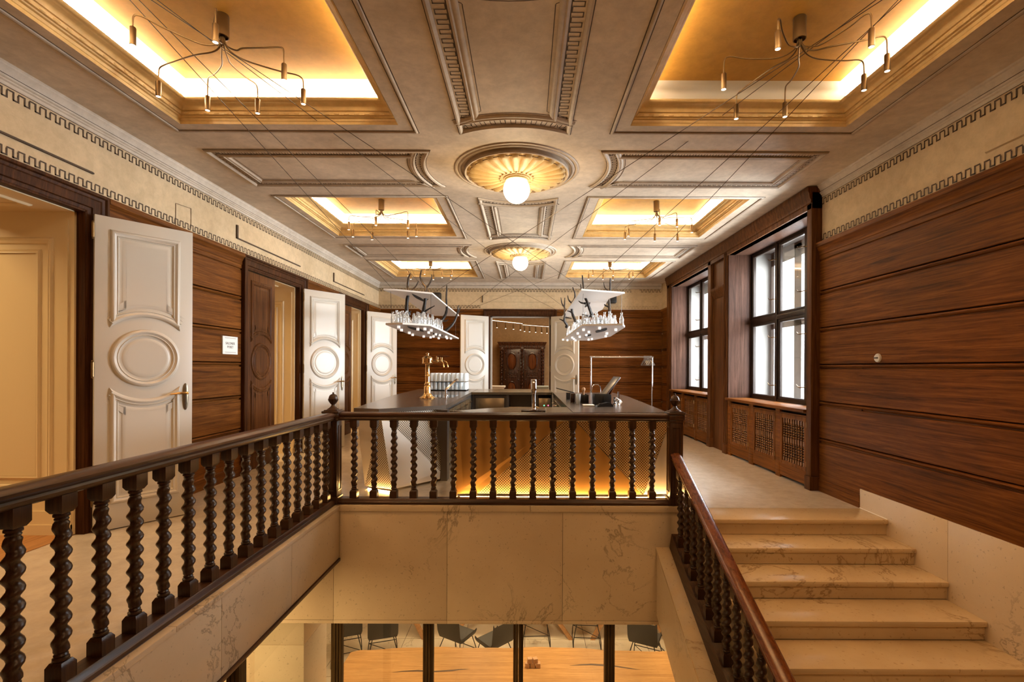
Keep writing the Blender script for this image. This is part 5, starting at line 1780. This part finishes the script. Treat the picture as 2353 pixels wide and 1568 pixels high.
t = thing('dining_table', (.2, 6.75, -3.6), 'long live-edge oak table seen below through the glazed partition', 'table')
xs_ = [-2.60 + 5.5 * i / 44 for i in range(45)]
edge = lambda x: 7.30 + .055 * sin(x * .9 + 1.9) + .02 * sin(x * 3.1) + .008 * sin(x * 9)
edge0 = lambda x: 6.12 + .04 * sin(x * 1.1) + .015 * sin(x * 4.1)
poly = [(x, edge0(x)) for x in xs_] + [(x, edge(x)) for x in xs_[::-1]]
poly[-1] = (-2.60, 7.20)
mb = MB()
mb.rings([[(x, y, -2.915) for x, y in offset_path(poly, .012)], [(x, y, -2.90) for x, y in poly], [(x, y, -2.862) for x, y in poly], [(x, y, -2.85) for x, y in offset_path(poly, .010)]])
mb.build('tabletop', M_TABLE, t)
mb = MB()
for pts in ([(-1.84, 6.725, .0), (-1.70, 6.75, .02), (-1.50, 6.765, .035), (-1.25, 6.75, .03), (-1.0, 6.775, .032), (-.9, 6.80, .02), (-.77, 6.81, 0)], [(.644, 6.90, 0), (.8, 6.915, .025), (.96, 6.925, .038), (1.15, 6.905, .045), (1.3, 6.885, .030), (1.5, 6.835, .022), (1.63, 6.808, 0)]):
    mb.prism([(x, y + w / 2) for x, y, w in pts] + [(x, y - w / 2) for x, y, w in pts[-2:0:-1]], -2.8495, -2.8485)
mb.build('resin_crack', simple('dark_crack_fill', (.075, .035, .015), .5), t)
mb = MB()
mb.lathe([(.001, -2.8495), (.016, -2.8495), (.016, -2.849), (.001, -2.849)], (-1.47, 7.06, 0), 8)
mb.build('knot', MATS['dark_crack_fill'], t)
for x in (-1.9, 2.2):
    for sx in (-.35, .35):
        MB().rings([[(x + sx + q, 6.7 + a, zz) for q, a in ((-.04, -.06), (.04, -.06), (.04, .06), (-.04, .06))] for zz in (-2.915,)] + [[(x - sx + q, 6.7 + a, -3.6) for q, a in ((-.04, -.06), (.04, -.06), (.04, .06), (-.04, .06))]]).build('leg', M_PARQ, t)
for k, (x, zz, lb) in enumerate(((.045, 0, 'pale wooden cube on the long table, bottom row, nearest the middle bronze post'), (.118, 0, 'pale wooden cube on the long table, middle of the bottom row'), (.192, 0, 'pale wooden cube on the long table, bottom row, farthest from the middle bronze post'), (.072, 1, 'pale wooden cube on top of the little pyramid, nearer the middle bronze post'), (.150, 1, 'pale wooden cube on top of the little pyramid, farther from the middle bronze post'))):
    s = .032
    b = MB().bbox(-s, s, -s, s, 0, 2 * s, .003).build('wooden_cube', M_WBLOCK)
    b.location = (x, 6.86, -2.8495 + zz * .0645)
    b.rotation_euler = (0, 0, .15 * (k - 2))
    tag(b, lb, 'block', 'wooden cubes on the long table')

chair0 = None
def chair(x, y, rot, label):
    global chair0
    if chair0 is None:
        t = thing('dining_chair', (x, y, -3.6), label, 'chair', 'dark chairs in the lower hall', rot)
        mb = MB()
        # one bent shell: seat running up into the back (local -y is the back)
        prof = [(.22, .475), (.18, .462), (-.15, .450), (-.20, .47), (-.23, .54), (-.265, .84)]
        th = .016
        rs = []
        for y_, z_ in prof:
            hw = .225
            rs.append([(-hw - .02, y_, z_ + .05), (-hw, y_, z_), (hw, y_, z_), (hw + .02, y_, z_ + .05), (hw + .01, y_ , z_ + .06 + th), (hw - .012, y_ + .004, z_ + th), (-hw + .012, y_ + .004, z_ + th), (-hw - .01, y_, z_ + .06 + th)])
        mb.rings(rs)
        mb.build('shell', M_SHELL, t, local=True)
        for s in (-1, 1):
            MB().tube(smooth([(s * .17, .16, .455), (s * .23, .22, .20), (s * .245, .24, .012), (s * .245, .20, .008), (s * .245, -.20, .008), (s * .245, -.24, .012), (s * .235, -.23, .2), (s * .17, -.14, .45)], 3), .008, 6).build('sled_leg', M_BLACK, t, local=True)
        for y_ in (.21, -.21):
            MB().tube([(-.232, y_, .20), (.232, y_, .20)], .007, 6).build('stretcher', M_BLACK, t, local=True)
        MB().tube([(-.235, .215, .2), (.235, -.215, .2)], .006, 6).build('brace', M_BLACK, t, local=True)
        chair0 = t
        return t
    c = dup(chair0, (x, y, -3.6), rotz=rot, label=label)
    return c
for x, y, r, lb in ((-3.05, 8.30, .35, 'dark shell chair partly hidden by the bronze post nearest the marble pillar'), (-2.42, 8.25, .30, 'dark shell chair turned slightly, directly beside the diagonal wooden table leg'), (-1.14, 8.20, -.55, 'dark shell chair with pointed corner, before crossed wooden legs, just past the second post'),
                    (-.50, 8.02, .75, 'dark shell chair turned sideways beside the middle bronze post'), (.20, 8.85, .05, 'dark chair showing mainly its black wire legs just past the middle bronze post'), (1.12, 8.80, -.05, 'dark chair showing mainly its black wire legs before the fourth bronze post'),
                    (2.02, 8.10, -.45, 'dark shell chair turned, past the fourth bronze post'), (2.72, 8.55, .3, 'dark shell chair cut off by the stair wall')):
    chair(x, y, r, lb)
t = thing('dining_table', (-.1, 9.3, -3.6), 'second oak table in the lower hall standing on splayed wooden legs behind the dark chairs', 'table')
MB().bbox(-3.0, 2.9, 9.30, 10.05, -2.90, -2.85, .01).build('tabletop', M_TABLE, t)
for x, s in ((-2.2, 1), (-1.0, -1), (.5, 1), (1.6, -1), (2.3, 1)):
    a, b = Vector((x - s * .35, 9.6, -2.9)), Vector((x + s * .35, 8.9, -3.6))
    MB().rings([[a + Vector(q) for q in ((-.04, -.03, 0), (.04, -.03, 0), (.04, .03, 0), (-.04, .03, 0))], [b + Vector(q) for q in ((-.04, -.03, 0), (.04, -.03, 0), (.04, .03, 0), (-.04, .03, 0))]]).build('leg', M_PARQ, t)
